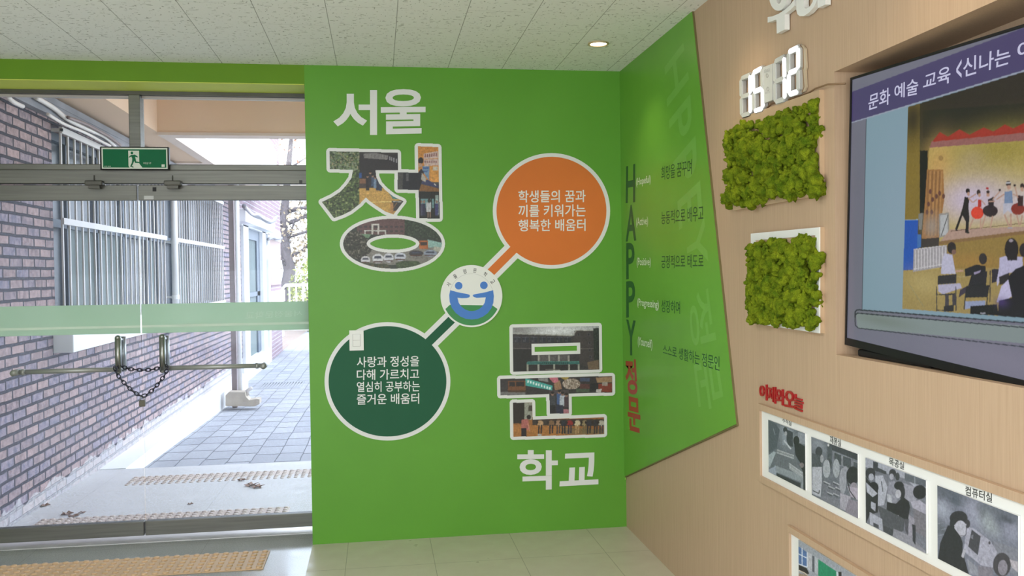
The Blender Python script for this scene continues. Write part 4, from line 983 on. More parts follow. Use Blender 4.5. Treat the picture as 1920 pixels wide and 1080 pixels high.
# wall switch
PW = PB.up(.0)
ws = T('wall_switch', 'small white wall switch on the rim of the dark green board', 'switch', PB.to3(*PB.px(668, 657)))
(ua, va), (ub, vb) = PB.up(.012).px(655.5, 657.5), PB.up(.012).px(681.5, 619)
def box_on(mb, pl, u0, u1, v0, v1, h0, h1): return mb.prism([[(u0, v0), (u1, v0), (u1, v1), (u0, v1)]], pl, h0, h1)
box_on(MB(), PB, ua, ub, va, vb, .0047, .012).build('plate', M['white_plastic'], ws)
iu, iv = (ub - ua), (vb - va)
box_on(MB(), PB, ua + iu * .22, ub - iu * .22, va + iv * .20, vb - iv * .19, .012, .0125).build('gap_line', M['clock_gap'], ws)
for k in range(2): box_on(MB(), PB, ua + iu * .25, ub - iu * .25, va + iv * (.215 + .30 * k), va + iv * (.50 + .30 * k), .012, .0155).build('rocker', M['white_plastic'], ws)
# the smiling logo disc
em = T('logo_disc', 'small round smiling logo disc between the two message boards', 'logo', PB.to3(*PB.px(884, 613)))
ec = lambda x, y: (790 + x / 6.353, 470 + y / 6.353)
E = lambda pts: [ec(*p) for p in pts]
solid_px(MB(), E(ell(597, 541, 368, 370, 96)), PB, .005, .010).build('disc', M['white_board'], em)
r_ = MB(); pq = PB.up(.0105); r_.prism([[pq.px(*p) for p in E(ell(597, 540, 262, 268, 80))], [pq.px(*p) for p in E(ell(597, 540, 259, 265, 80))]], PB, .010, .0105); r_.build('ring_line', M['grey_line'], em)
g1 = E(ell(597, 541, 345, 350, 40, 154, 26)); solid_px(MB(), [ec(340, 645)] + [ec(850, 650)][:0] + g1[::1] + [ec(848, 652)], PB, .010, .0108).build('green_crescent', M['emblem_green'], em)
sm = MB()
body = [(345, 470), (420, 492), (480, 505), (540, 515), (572, 525), (580, 540), (570, 556), (540, 564), (480, 566), (430, 560), (445, 620), (475, 665), (520, 700), (570, 718), (600, 720), (640, 716), (690, 695), (730, 660), (755, 620), (768, 556), (720, 558), (660, 562), (628, 553), (612, 538), (620, 524), (660, 514), (720, 505), (780, 492), (855, 470), (864, 540), (858, 620), (835, 685), (790, 745), (735, 785), (670, 812), (600, 820), (530, 812), (465, 785), (410, 742), (365, 685), (338, 610), (332, 530)]
solid_px(sm, E(body), PB, .010, .0114); sm.build('smile', M['blue'], em)
for x in (445, 745): solid_px(MB(), E(ell(x, 418 if x < 600 else 413, 45, 45, 32)), PB, .010, .0114).build('eye', M['blue'], em)
for chh, x, y, rot in zip('서울정문학교', (325, 402, 516, 638, 762, 850), (405, 305, 247, 237, 282, 368), (-58, -36, -14, 8, 30, 50)):
    a = math.radians(rot); ca, sa = math.cos(a), math.sin(a); h_ = 26
    q = [ec(x + ca * dx - sa * dy, y + sa * dx + ca * dy) for dx, dy in ((-20, h_), (20, h_), (20, -h_), (-20, -h_))]
    text_px(MB(), chh, PB, q, .0106, .008).build('ring_letter', M['ink'], em)

# ================================================================== the slanting green panel on the oak wall
PG = PR.up(.010)
gp = T('wall_panel', 'slant edged green panel with vertical motto at the corner of the oak wall', 'wall panel', PR.to3(-DB + .3, .27, .0))
e0 = PG.px(1176, 898)[1]
pan = [(-DB, HC), (-DB, e0), PG.px(1380, 795), PG.px(1297, 26)]
pan[3] = (pan[3][0], HC)
MB().prism([pan], PR, 0, .010).build('panel_board', M['green_panel'], gp)
MB().prism([[(pan[1][0], pan[1][1] - .006), (pan[2][0] + .004, pan[2][1] - .006), (pan[3][0] + .004, HC), (pan[3][0] - .003, HC), pan[2], pan[1]]], PR, 0, .0085).build('cut_edge', M['panel_edge'], gp)
def on_panel(s, q, m, name, off=.008, parent=gp, h=.0106): return text_px(MB(), s, PR, q, h, off).build(name, m, parent)
for chh, q in zip('HAPPY', ([(1173, 381), (1191, 379), (1191, 307), (1174, 312)], [(1173, 453), (1193, 451), (1191, 383), (1176, 385)], [(1174, 524), (1191, 521), (1189, 455), (1174, 456)], [(1174, 596), (1192, 593), (1190, 526), (1174, 528)], [(1174, 666), (1193, 667), (1192, 601), (1174, 599)])):
    on_panel(chh, q, M['letter_green'], 'motto_letter', .02)
for chh, q in zip('정문', ([(1173, 738), (1196, 741), (1192, 674), (1172, 672)], [(1178, 806), (1202, 813), (1199, 748), (1176, 742)])): on_panel(chh, q, M['red'], 'red_letter', .03)
for s, q in (('(Hopeful)', [(1193, 352), (1220, 346), (1220, 328), (1193, 334)]), ('(Active)', [(1193, 428), (1215, 425), (1215, 406), (1193, 408)]), ('(Positive)', [(1194, 502), (1220, 502), (1220, 483), (1194, 483)]), ('(Progressing)', [(1195, 577), (1235, 583), (1235, 563), (1195, 559)]), ('(Yourself)', [(1196, 651), (1223, 658), (1223, 637), (1196, 631)])):
    on_panel(s, q, M['letter_pale'], 'english_caption', .010)
for s, q in (('희망을 꿈꾸며', [(1240, 338), (1297, 327), (1297, 298), (1240, 313)]), ('능동적으로 배우고', [(1240, 421), (1319, 414), (1319, 384), (1240, 397)]), ('긍정적으로 태도로', [(1240, 503), (1319, 502), (1319, 476), (1240, 479)]),
             ('성장하며', [(1240, 585), (1275, 589), (1275, 565), (1240, 562)]), ('스스로 생활하는 정문인', [(1243, 664), (1349, 696), (1349, 668), (1243, 645)])):
    on_panel(s, q, M['letter_green'], 'motto_line', .004)
for chh, q in zip('HPPEY정문', ([(1246, 126), (1251, 201), (1292, 148), (1281, 80)], [(1254, 226), (1258, 284), (1299, 237), (1294, 176)], [(1262, 304), (1266, 362), (1308, 318), (1304, 254)], [(1270, 378), (1273, 432), (1317, 400), (1313, 338)], [(1287, 440), (1289, 500), (1328, 490), (1320, 405)],
                                ([(1290, 560), (1297, 650), (1343, 638), (1330, 534)]), ([(1299, 672), (1311, 775), (1358, 756), (1343, 658)]))):
    on_panel(chh, q, M['watermark'], 'faint_letter', .012, gp, .0103)

# ================================================================== things on the oak wall
# white raised letters, cut by the top of the photo
HL = .022
ul = T('raised_lettering', 'thick white raised letters high on the oak wall above the clock', 'lettering', PR.to3(*PR.px(1465, 60)))
uc = lambda x, y: (1420 + x / 8.31, y / 8.31)
U = lambda pts: [uc(*p) for p in pts]
b = MB(); pq = PR.up(HL)
b.prism([[pq.px(*p) for p in U(ell(322, -70, 140, 238, 40))], [pq.px(*p) for p in U(ell(335, -70, 45, 130, 30))]], PR, .004, HL)
solid_px(b, U([(160, 265), (230, 256), (330, 215), (430, 150), (510, 75), (560, 10), (575, -10), (575, 90), (520, 150), (425, 222), (425, 460), (302, 525), (297, 305), (240, 325), (160, 352)]), PR, .004, HL); b.build('letter', M['white_board'], ul)
b = MB()
solid_px(b, U([(605, -220), (880, -300), (880, -190), (720, -150), (720, 60), (728, 110), (750, 132), (775, 128), (820, 95), (860, 30), (880, -60), (925, -80), (920, 20), (880, 110), (800, 200), (720, 250), (660, 252), (622, 220), (606, 150)]), PR, .004, HL)
solid_px(b, U([(935, -330), (1060, -380), (1058, 70), (938, 128)]), PR, .004, HL); b.build('letter', M['white_board'], ul)

# LED clock
ck = T('clock', 'white digital wall clock with lit segments reading fifteen twelve', 'clock', PR.to3(*PR.px(1440, 215)))
kc = lambda x, y: (1330 + x / 3, 60 + y / 3)
KH = .020
def digit(q, lit):
    p4 = [PR.up(KH).px(*kc(*p)) for p in q]              # BL BR TR TL
    def uv(x, y):
        a = [p4[0][i] * (1 - x) + p4[1][i] * x for i in (0, 1)]; b_ = [p4[3][i] * (1 - x) + p4[2][i] * x for i in (0, 1)]
        return (a[0] * (1 - y) + b_[0] * y, a[1] * (1 - y) + b_[1] * y)
    tw, th = .21, .10; g = .02
    X0, X1, Y0, Ym, Y1 = tw / 2, 1 - tw / 2, th / 2, .5, 1 - th / 2
    def seg(ax, ay, bx, by):
        if ay == by: pts = [(ax + g, ay), (ax + g + tw * .42, ay - th / 2), (bx - g - tw * .42, by - th / 2), (bx - g, by), (bx - g - tw * .42, by + th / 2), (ax + g + tw * .42, ay + th / 2)]
        else: pts = [(ax, ay + g * .5), (ax + tw / 2, ay + g * .5 + th * .42), (bx + tw / 2, by - g * .5 - th * .42), (bx, by - g * .5), (bx - tw / 2, by - g * .5 - th * .42), (ax - tw / 2, ay + g * .5 + th * .42)]
        return [uv(*p) for p in pts]
    segs = {'a': (X0, Y1, X1, Y1), 'b': (X1, Ym, X1, Y1), 'c': (X1, Y0, X1, Ym), 'd': (X0, Y0, X1, Y0), 'e': (X0, Y0, X0, Ym), 'f': (X0, Ym, X0, Y1), 'g': (X0, Ym, X1, Ym)}
    hb = MB()
    for k, s_ in segs.items():
        pts = seg(*s_); cx, cy = sum(p[0] for p in pts) / 6, sum(p[1] for p in pts) / 6
        hb.prism([[(cx + (p[0] - cx) * 1.12 + (.002 if p[0] > cx else -.002), cy + (p[1] - cy) * 1.06 + (.002 if p[1] > cy else -.002)) for p in pts]], PR, .003, KH - .004)
    dg = hb.build('digit', M['clock_gap'], ck)
    for k, s_ in segs.items():
        o = MB().prism([seg(*s_)], PR, KH - .006, KH).build('segment', M['led_on'] if k in lit else M['led_off'], dg)
        if k in lit: o['label'] = 'lit white segment'
digit([(172, 485), (234, 467), (232, 226), (168, 254)], 'bc')
digit([(243, 460), (304, 440), (299, 186), (234, 222)], 'afgcd')
digit([(360, 410), (428, 387), (424, 122), (356, 160)], 'bc')
digit([(437, 367), (503, 345), (503, 68), (434, 104)], 'abged')
solid_px(MB(), [kc(*p) for p in [(303, 402), (354, 383), (354, 178), (300, 200)]], PR, .004, KH - .002).build('centre_panel', M['led_off'], ck)
for x, y in ((323, 245), (327, 320)):
    b = MB(); pq = PR.up(KH); b.prism([[pq.px(*kc(*p)) for p in ell(x, y, 7, 13, 20)], [pq.px(*kc(*p)) for p in ell(x, y, 4.5, 9, 20)]], PR, KH - .003, KH - .001); b.build('colon_ring', M['clock_gap'], ck)
text_px(MB(), '88', PR, [kc(308, 232), kc(340, 222), kc(340, 203), kc(308, 213)], KH - .0012).build('indicator_print', M['grey_line'], ck)
text_px(MB(), '88.8', PR, [kc(312, 350), kc(340, 342), kc(340, 333), kc(312, 340)], KH - .0012).build('indicator_print', M['grey_line'], ck)
solid_px(MB(), [kc(*p) for p in [(505, 345), (535, 335), (545, 310), (540, 215), (546, 200), (540, 95), (525, 74), (505, 82)]], PR, .002, .008).build('back_panel', M['clearback'], ck)
b = MB()
for pts in ([(508, 78), (525, 74), (541, 95), (543, 200), (540, 215), (546, 310), (536, 338)],): b.tube([PR.to3(*PR.px(*kc(*p)), .008) for p in pts], .0018, 6)
b.build('back_edge', M['wood_dark'], ck)
P_ = [PR.up(.006).px(*kc(*p)) for p in [(285, 455), (315, 435), (345, 405), (372, 395), (430, 385), (560, 340), (620, 318), (690, 295)]]
P_ += [PR.up(.006).px(1585, 157)]
ccb = MB().tube([PR.to3(u, v, .006) for u, v in P_[:2]] + [PR.to3(u, v, .005 if i < 4 else (.020 if i in (4, 5) else .006)) for i, (u, v) in enumerate(P_[2:])], .0028, 8)
tag(ccb.build('clock_cable', M['wood_dark'], None, True), 'thin dark cable from the clock over the moss board to the screen recess', 'cable')

# moss boards
def moss_board(label, outer, side, frame_m, hole, lumps, hb, mossm):
    pq = PR.up(hb); o = [pq.px(*p) for p in outer]
    t = T('moss_board', label, 'moss picture', PR.to3(sum(p[0] for p in o) / 4, min(p[1] for p in o)))
    MB().prism([o], PR, .0, hb - .002).build('backing_board', M['wood_edge'], t)
    if hole: b = MB(); b.prism([o, [pq.px(*p) for p in hole]], PR, hb - .002, hb + .001); b.build('front_frame', frame_m, t)
    else: MB().prism([o], PR, hb - .002, hb).build('front_board', frame_m, t)
    q = [PR.up(hb + .02).px(*p) for p in lumps]
    u0, u1 = min(p[0] for p in q), max(p[0] for p in q); v0, v1 = min(p[1] for p in q), max(p[1] for p in q)
    Q = [Vector((p[0], p[1])) for p in q]; mb = MB(); n = 0
    nu_, nv_ = 12, 12
    for i in range(nu_):
        for j in range(nv_):
            x, y = (i + .5 + RNG.uniform(-.4, .4)) / nu_, (j + .5 + RNG.uniform(-.4, .4)) / nv_
            p = (Q[0] * (1 - x) + Q[1] * x) * (1 - y) + (Q[3] * (1 - x) + Q[2] * x) * y
            r = RNG.uniform(.014, .026); e = min(x, 1 - x, y, 1 - y); hh = hb + (.006 if e < .06 else .016) + RNG.uniform(-.006, .014)
            c = PR.to3(p.x, p.y, hh)
            mb.ball((c.x, c.y, c.z), r, r * RNG.uniform(.85, 1.25), r * RNG.uniform(.85, 1.3), 3, .55, 70)
    for k in range(420):                                 # small tufts over the cushions
        x, y = RNG.uniform(.02, .98, 2); p = (Q[0] * (1 - x) + Q[1] * x) * (1 - y) + (Q[3] * (1 - x) + Q[2] * x) * y
        c = PR.to3(p.x, p.y, hb + RNG.uniform(.015, .036)); r = RNG.uniform(.004, .009); mb.ball((c.x, c.y, c.z), r, r, r, 2, .7, 160)
    tag(mb.build('moss', mossm, t, True), kind='stuff')
    return t
def moss_mat():
    m, nt, b = nodes('reindeer_moss'); n = noise(nt, pos(nt), 26, 4, .6); n2 = noise(nt, pos(nt), 240, 4, .7)
    c = ramp(nt, n, .32, .68, (.10, .17, .009), (.30, .36, .020))
    L(nt, mixc(nt, .75, c, ramp(nt, n2, .3, .7, (.35, .35, .3), (1.35, 1.4, 1.1)), 'MULTIPLY'), b.inputs['Base Color'])
    b.inputs['Roughness'].default_value = .95; b.inputs['Specular IOR Level'].default_value = .1
    bump(nt, b, n2, .9, .006); return m
M['moss'] = moss_mat()
moss_board('moss picture on an oak board directly under the lit clock', [(1374, 395), (1537, 366), (1536, 168), (1374, 226)], None, M['wood_edge'], None, [(1358, 388), (1531, 356), (1530, 192), (1362, 246)], .016, M['moss'])
moss_board('moss picture in a white frame below the first moss picture', [(1410, 606), (1537, 625), (1537, 426), (1408, 438)], None, M['white_board'], [(1417, 598), (1528, 616), (1529, 441), (1416, 451)], [(1400, 598), (1528, 621), (1527, 447), (1405, 458)], .016, M['moss'])

# red raised letters
word_sign('어제와오늘', [[(1423, 748), (1437, 751), (1437, 721), (1423, 721)], [(1438, 752), (1453, 757), (1453, 726), (1438, 723)], [(1453, 757), (1470, 761), (1470, 731), (1453, 727)], [(1470, 762), (1488, 765), (1488, 735), (1470, 731)], [(1487, 766), (1504, 773), (1504, 742), (1487, 738)]],
          'small red raised letters above the row of old photographs', M['red3d'], PR, .007, .012, .001, 'lettering', 'raised_lettering')

# boards with photographs
def photo_board(label, px_tl, px_bl, right, caps, bottom=None):
    h = .006; pq = PR.up(h); tl, bl = pq.px(*px_tl), pq.px(*px_bl); u0 = (tl[0] + bl[0]) / 2; v1, v0 = tl[1], bl[1]
    if bottom is not None: v0 = bottom
    t = T('photo_board', label, 'display board', PR.to3((u0 + right) / 2, v0)); w = .022
    box_on(MB(), PR, u0, right, v0, v1, .001, h).build('white_panel', M['white_board'], t)
    MB().prism([[(u0 - .012, v0 - w), (right + w, v0 - w), (right + w, v1 + w), (u0 - .012, v1 + w)], [(u0, v0), (right, v0), (right, v1), (u0, v1)]], PR, .001, .015).build('oak_border', M['wood'], t)
    for s, q in caps: text_px(MB(), s, PR, q, h + .0005, .012).build('caption', M['ink'], t)
    return t
photo_board('white board with four captioned monochrome photographs on the oak wall', (1428, 768.5), (1429.5, 892), -1.42, [('수직실', [(1467, 792), (1484, 799), (1484, 789), (1467, 783)]), ('재봉실', [(1556, 831), (1577, 839), (1577, 824), (1556, 816)]), ('목공실', [(1667, 872), (1695, 881), (1695, 867), (1667, 857)]), ('컴퓨터실', [(1810, 928), (1860, 943), (1860, 925), (1810, 911)])])
photo_board('white board with a coloured classroom photograph lower on the oak wall', (1483, 998), (1486, 1230), -1.42, [('초등교과실', [(1523, 1042), (1557, 1057), (1557, 1043), (1523, 1025)])])
def photograph(label, corners, paint, off, sc_, base, light=.55):
    h = .012; pl = PR.up(h); q = [pl.px(*p) for p in corners]           # TL TR BR BL
    u0, u1 = (q[0][0] + q[3][0]) / 2, (q[1][0] + q[2][0]) / 2; v1, v0 = (q[0][1] + q[1][1]) / 2, (q[2][1] + q[3][1]) / 2
    t = T('photograph', label, 'photograph', PR.to3((u0 + u1) / 2, v0, .006), 'photographs on the white boards')
    box_on(MB(), PR, u0, u1, v0, v1, .0066, h).build('mount', M['white_board'], t)
    c = Canvas(pl, u0, v0, u1, v1, .0009, light, base).crop(off[0], off[1], sc_); paint(c); c.blur(2); c.grain(.07, 12); c.grain(.05, 2)
    c.sheet('photo_print', .0004, M['print'], t)
def ph1(c):
    c.glow((112, 118, 126), 250, 260, 60, 90); c.poly((62, 68, 76), (80, 120), (150, 150), (190, 205), (165, 360), (85, 410)); c.line((120, 126, 134), 6, (135, 195), (150, 250), a=.6)
    c.poly((104, 110, 120), (212, 180), (300, 215), (292, 330), (215, 335)); c.poly((50, 53, 60), (252, 205), (300, 225), (302, 350), (262, 345), (246, 290)); c.el((46, 49, 54), 236, 207, 18, 24); c.el((128, 130, 136), 240, 238, 12, 18); c.line((140, 144, 152), 12, (225, 295), (285, 370))
    c.poly((106, 110, 120), (345, 225), (405, 240), (405, 330), (345, 320)); c.el((34, 35, 39), 330, 298, 26, 40); c.poly((38, 39, 44), (312, 330), (360, 320), (405, 350), (405, 600), (352, 560), (360, 480), (322, 420)); c.el((96, 90, 94), 375, 505, 20, 22)
    c.poly((80, 84, 92), (150, 375), (320, 425), (395, 580), (395, 610), (150, 505)); c.poly((106, 112, 120), (145, 505), (395, 598), (395, 720), (370, 700), (372, 650), (165, 565), (150, 580)); c.poly((44, 46, 52), (162, 572), (366, 658), (362, 700), (162, 596))
    for k in range(4): c.line((132 - 12 * (k % 2), 136 - 12 * (k % 2), 142 - 12 * (k % 2)), 9, (270, 490 + 13 * k), (385, 572 + 13 * k)); 
    for k in range(3): c.line((126 - 22 * (k % 2), 130 - 22 * (k % 2), 136 - 22 * (k % 2)), 10, (165, 375 + 12 * k), (310, 425 + 12 * k))
    c.poly((122, 130, 138), (90, 425), (140, 388), (158, 398), (105, 525), (92, 500)); c.poly((112, 118, 132), (98, 540), (160, 510), (160, 590), (100, 570)); c.rect((30, 31, 34), 388, 560, 412, 730, a=.8)
def ph2(c):
    c.poly((50, 52, 58), (600, 318), (860, 412), (860, 470), (620, 372)); c.glow((104, 108, 118), 510, 330, 60, 60)
    for q in ([(648, 395), (712, 420), (712, 512), (648, 480)], [(722, 422), (795, 450), (795, 540), (722, 512)], [(808, 470), (850, 485), (850, 560), (808, 540)]): c.poly((58, 62, 68), *q); c.line((104, 106, 114), 5, *q, q[0])
    c.poly((60, 64, 70), (590, 330), (632, 345), (628, 540), (592, 520)); c.el((50, 52, 58), 520, 392, 30, 44); c.poly((60, 64, 70), (462, 400), (540, 430), (545, 520), (462, 540)); c.el((118, 120, 128), 545, 450, 14, 34)
    c.poly((134, 136, 146), (465, 520), (545, 520), (545, 640), (535, 775), (463, 745)); c.el((122, 126, 134), 585, 535, 31, 78); c.el((118, 122, 130), 667, 532, 29, 80); c.el((150, 150, 156), 600, 335, 9, 12)
    c.poly((84, 86, 96), (545, 640), (700, 660), (730, 760), (560, 790)); 
    for x, y in ((560, 640), (600, 680), (640, 645), (660, 690), (590, 730), (640, 740)): c.line((128, 130, 138), 7, (x, y), (x + 55, y + 26)); c.line((52, 54, 60), 6, (x, y + 14), (x + 40, y + 34))
    c.el((116, 118, 128), 722, 640, 30, 110); c.el((112, 114, 124), 745, 560, 26, 46); c.el((36, 37, 41), 806, 592, 54, 78); c.el((112, 108, 118), 815, 690, 30, 40); c.poly((130, 124, 138), (760, 680), (850, 700), (850, 800), (790, 770)); c.line((44, 45, 50), 9, (758, 620), (780, 720), (830, 790))
    c.poly((122, 120, 132), (700, 740), (790, 770), (770, 900), (700, 870)); c.poly((102, 98, 110), (770, 790), (850, 810), (850, 965), (740, 910)); c.line((58, 60, 66), 8, (470, 720), (520, 745), (525, 715)); c.poly((90, 92, 102), (545, 760), (700, 790), (700, 880), (530, 800))
def ph3(c):
    c.poly((120, 122, 134), (100, 78), (620, 270), (620, 420), (440, 260), (100, 160)); c.poly((48, 50, 56), (168, 110), (210, 125), (208, 165), (280, 198), (282, 226), (168, 186)); c.poly((70, 74, 82), (435, 210), (620, 275), (620, 330), (435, 275)); c.line((104, 108, 116), 6, (520, 240), (520, 310)); c.poly((112, 112, 124), (410, 290), (560, 340), (520, 480), (420, 420))
    c.poly((128, 130, 142), (185, 235), (250, 230), (290, 330), (260, 480), (210, 490), (190, 320)); c.line((56, 58, 64), 7, (238, 280), (250, 370)); c.el((40, 41, 46), 145, 215, 42, 50); c.el((124, 126, 138), 152, 245, 22, 30); c.poly((36, 37, 41), (105, 240), (150, 300), (210, 320), (208, 545), (140, 560), (108, 640)); c.el((32, 33, 37), 172, 335, 42, 50)
    c.poly((130, 132, 144), (108, 290), (170, 350), (205, 385), (165, 415), (115, 372)); c.poly((124, 126, 138), (150, 450), (190, 470), (186, 535), (150, 505))
    c.el((44, 45, 50), 332, 212, 30, 36); c.el((48, 50, 54), 374, 240, 18, 34); c.el((124, 124, 136), 324, 242, 18, 26); c.poly((104, 105, 117), (300, 285), (350, 280), (385, 310), (370, 480), (285, 440)); c.poly((134, 136, 146), (285, 385), (320, 400), (330, 470), (290, 450))
    c.el((34, 35, 39), 386, 318, 42, 36); c.el((38, 39, 44), 412, 375, 26, 60); c.el((132, 132, 142), 380, 388, 24, 36); c.poly((33, 34, 38), (285, 455), (360, 470), (420, 410), (470, 450), (480, 500), (462, 610), (380, 590), (282, 520)); c.el((150, 148, 156), 300, 545, 9, 16); c.el((150, 148, 156), 378, 580, 10, 12)
    c.el((34, 35, 39), 562, 372, 58, 60); c.poly((124, 122, 136), (485, 455), (560, 440), (615, 480), (612, 570), (510, 530)); c.poly((88, 86, 94), (505, 505), (612, 560), (612, 760), (520, 700))
    c.poly((60, 62, 68), (205, 485), (285, 520), (435, 600), (425, 700), (335, 735), (245, 640)); c.poly((124, 126, 138), (138, 540), (245, 600), (250, 702), (140, 640)); c.poly((56, 58, 64), (170, 628), (215, 650), (216, 682), (170, 662)); c.poly((50, 52, 58), (250, 650), (340, 690), (330, 745), (255, 705))
    c.poly((104, 104, 114), (340, 680), (470, 735), (610, 870), (610, 895), (335, 745)); c.poly((112, 110, 122), (468, 560), (520, 600), (500, 760), (465, 740)); c.poly((42, 44, 50), (498, 640), (528, 655), (526, 820), (502, 785)); c.poly((62, 62, 70), (432, 600), (470, 600), (462, 740), (440, 700))
def ph4(c):
    c.poly((70, 74, 84), (700, 310), (1400, 580), (1400, 660), (705, 420)); c.glow((60, 66, 76), 870, 440, 60, 60); c.glow((112, 114, 130), 1020, 540, 90, 130); c.glow((118, 122, 136), 750, 520, 70, 80); c.glow((66, 70, 78), 1100, 540, 50, 60); c.glow((112, 118, 124), 1160, 640, 90, 90); c.glow((70, 74, 84), 1240, 620, 60, 70); c.glow((104, 106, 122), 1340, 700, 80, 80); c.glow((72, 76, 84), 740, 680, 60, 70); c.glow((56, 60, 68), 1290, 600, 60, 30)
    for x, y in ((730, 640), (760, 690), (740, 740)): c.line((112, 116, 126), 6, (x - 20, y), (x + 30, y - 12), a=.6)
    c.poly((92, 94, 104), (1180, 780), (1400, 860), (1400, 1100), (1200, 960)); c.poly((120, 120, 134), (960, 660), (1020, 680), (1160, 785), (1215, 880), (1180, 1010), (1080, 990), (930, 870))
    c.el((38, 39, 43), 890, 592, 76, 62); c.el((36, 38, 42), 838, 640, 24, 50); c.el((46, 46, 50), 965, 640, 22, 36); c.el((136, 136, 148), 905, 682, 52, 70); c.poly((132, 132, 144), (850, 650), (955, 640), (958, 730), (905, 745)); c.line((62, 62, 70), 6, (955, 655), (952, 730), (935, 742), (905, 740))
    c.poly((34, 36, 40), (800, 650), (845, 665), (905, 745), (925, 800), (922, 870), (945, 950), (975, 1065), (900, 1080), (715, 945), (735, 800)); c.poly((50, 51, 57), (1000, 688), (1076, 745), (1052, 905), (970, 832)); c.poly((88, 90, 100), (992, 740), (1012, 730), (1010, 770), (990, 760)); c.poly((132, 132, 142), (930, 850), (950, 870), (930, 930), (912, 915)); c.poly((104, 106, 116), (960, 935), (1040, 1000), (1060, 1080), (980, 1060))
    c.poly((92, 90, 100), (1050, 990), (1180, 1010), (1180, 1100), (1060, 1090)); c.el((50, 49, 54), 1255, 985, 76, 102); c.el((100, 97, 107), 1262, 1010, 40, 66); c.poly((128, 124, 132), (1320, 940), (1390, 960), (1390, 1050), (1340, 1010)); c.el((50, 50, 56), 1150, 800, 10, 14)
def ph5(c):
    c.rect((118, 122, 132), 200, 480, 1000, 1400); c.poly((62, 86, 126), (205, 490), (335, 580), (335, 790), (205, 740))
    for q in ([(205, 600), (335, 665)], [(262, 520), (262, 770)], [(335, 575), (335, 800)], [(205, 745), (335, 795)]): c.line((172, 178, 188), 10, *q)
    c.poly((140, 142, 150), (345, 580), (400, 610), (400, 860), (345, 820)); c.poly((66, 70, 78), (410, 625), (440, 640), (440, 870), (410, 860)); c.poly((136, 140, 148), (445, 640), (490, 670), (490, 900), (445, 880)); c.poly((26, 104, 78), (495, 680), (765, 860), (765, 1000), (495, 920)); c.poly((152, 160, 168), (755, 855), (785, 875), (785, 990), (755, 980)); c.rect((36, 36, 40), 785, 860, 830, 1000)
    c.poly((30, 30, 34), (205, 755), (330, 810), (365, 890), (300, 900), (205, 830)); c.line((160, 150, 140), 14, (215, 840), (300, 880), (345, 915)); c.poly((120, 104, 90), (205, 880), (330, 910), (400, 960), (205, 960)); c.rect((84, 84, 92), 205, 960, 1000, 1400)
photograph('monochrome photograph of people at a weaving table, first of the four on the board', [(1440, 787), (1510, 812.5), (1510, 919), (1442, 885.5)], ph1, (1420, 760), 4.5, (76, 81, 90))
photograph('monochrome photograph with two pale bottle shapes, second on the board', [(1521.5, 819), (1608, 851), (1609, 972), (1522, 928)], ph2, (1420, 760), 4.5, (80, 84, 93))
photograph('monochrome photograph of a seated girl amid classmates, third on the board', [(1622.5, 858), (1736, 900), (1737, 1038), (1624, 980.5)], ph3, (1600, 840), 4.5, (86, 88, 98))
photograph('monochrome photograph of a dark clad man at a machine, fourth on the board', [(1757, 909.5), (1909, 967.5), (1909.5, 1120), (1759, 1051)], ph4, (1600, 840), 4.5, (86, 89, 102))
photograph('coloured classroom photograph with a green chalkboard and a blue window', [(1497.5, 1023), (1640, 1090), (1640, 1260), (1498, 1145)], ph5, (1470, 960), 7.68, (118, 122, 132))

# ================================================================== the wall screen in its recess
TX = XR + .030
q0 = Plane((TX, 0, 0), (0, -1, 0), (0, 0, 1)); a, b_ = Vector(q0.px(1596.5, 146)), Vector(q0.px(1586, 646))
dn = (b_ - a); th_ = dn.length; dn.normalize(); ru = Vector((-dn.y, dn.x))          # in-plane axes of the slightly rotated screen
PT = Plane(q0.to3(b_.x, b_.y), q0.to3(ru.x, ru.y) - q0.to3(0, 0), q0.to3(-dn.x, -dn.y) - q0.to3(0, 0))
TW, TH = th_ * 1.76, th_
tv = T('wall_screen', 'large lit wall screen hung slightly askew in the oak recess', 'screen', PT.to3(TW / 2, 0))
box_on(MB(), PT, 0, TW, 0, TH, -.055, -.004).build('housing', M['black'], tv)
bz = .007
MB().prism([[(0, 0), (TW, 0), (TW, TH), (0, TH)], [(bz, .022), (TW - bz, .022), (TW - bz, TH - bz), (bz, TH - bz)]], PT, -.004, .004).build('bezel', M['black'], tv)
c = Canvas(PT, bz, .022, TW - bz, TH - bz, .0014, 1.12, (112, 112, 128))
W = lambda x, y: PT.px(x, y)
c.crop(0, 0, 1)
c.glow((132, 128, 146), 1900, 680, 220, 40, a=.6); c.glow((96, 98, 110), 1600, 420, 40, 200, a=.4)
FAR = 2700
def ex(p, q_, x): return (x, p[1] + (q_[1] - p[1]) * (x - p[0]) / (q_[0] - p[0]))
hA, hB, hC, hD = (1601, 171), (1920, 52), (1600, 228), (1920, 131.5)
def band(p, q_, r, s_, col, x0=None):
    # strip between two slide lines, carried on across the whole screen in plane space
    P, Q_, R_, S_ = (Vector(W(*v)) for v in (p, q_, r, s_))
    f = lambda A, B, u: (u, A.y + (B.y - A.y) * (u - A.x) / (B.x - A.x))
    ua = -.1 if x0 is None else x0
    poly = [f(P, Q_, ua), f(P, Q_, TW), f(R_, S_, TW), f(R_, S_, ua)]
    c.put(inside(c.X, c.Y, poly), col)
xp = W(1620, 400)[0]
band((1622, 222), (1703, 200), (1615, 580), (1692, 579), (126, 152, 166), xp) if False else None
mleft = c.X > xp
top_l = [Vector(W(1600, 230)), Vector(W(1920, 133))]; bot_l = [Vector(W(1604, 580)), Vector(W(1920, 605))]
fy = lambda A, u: A[0].y + (A[1].y - A[0].y) * (u - A[0].x) / (A[1].x - A[0].x)
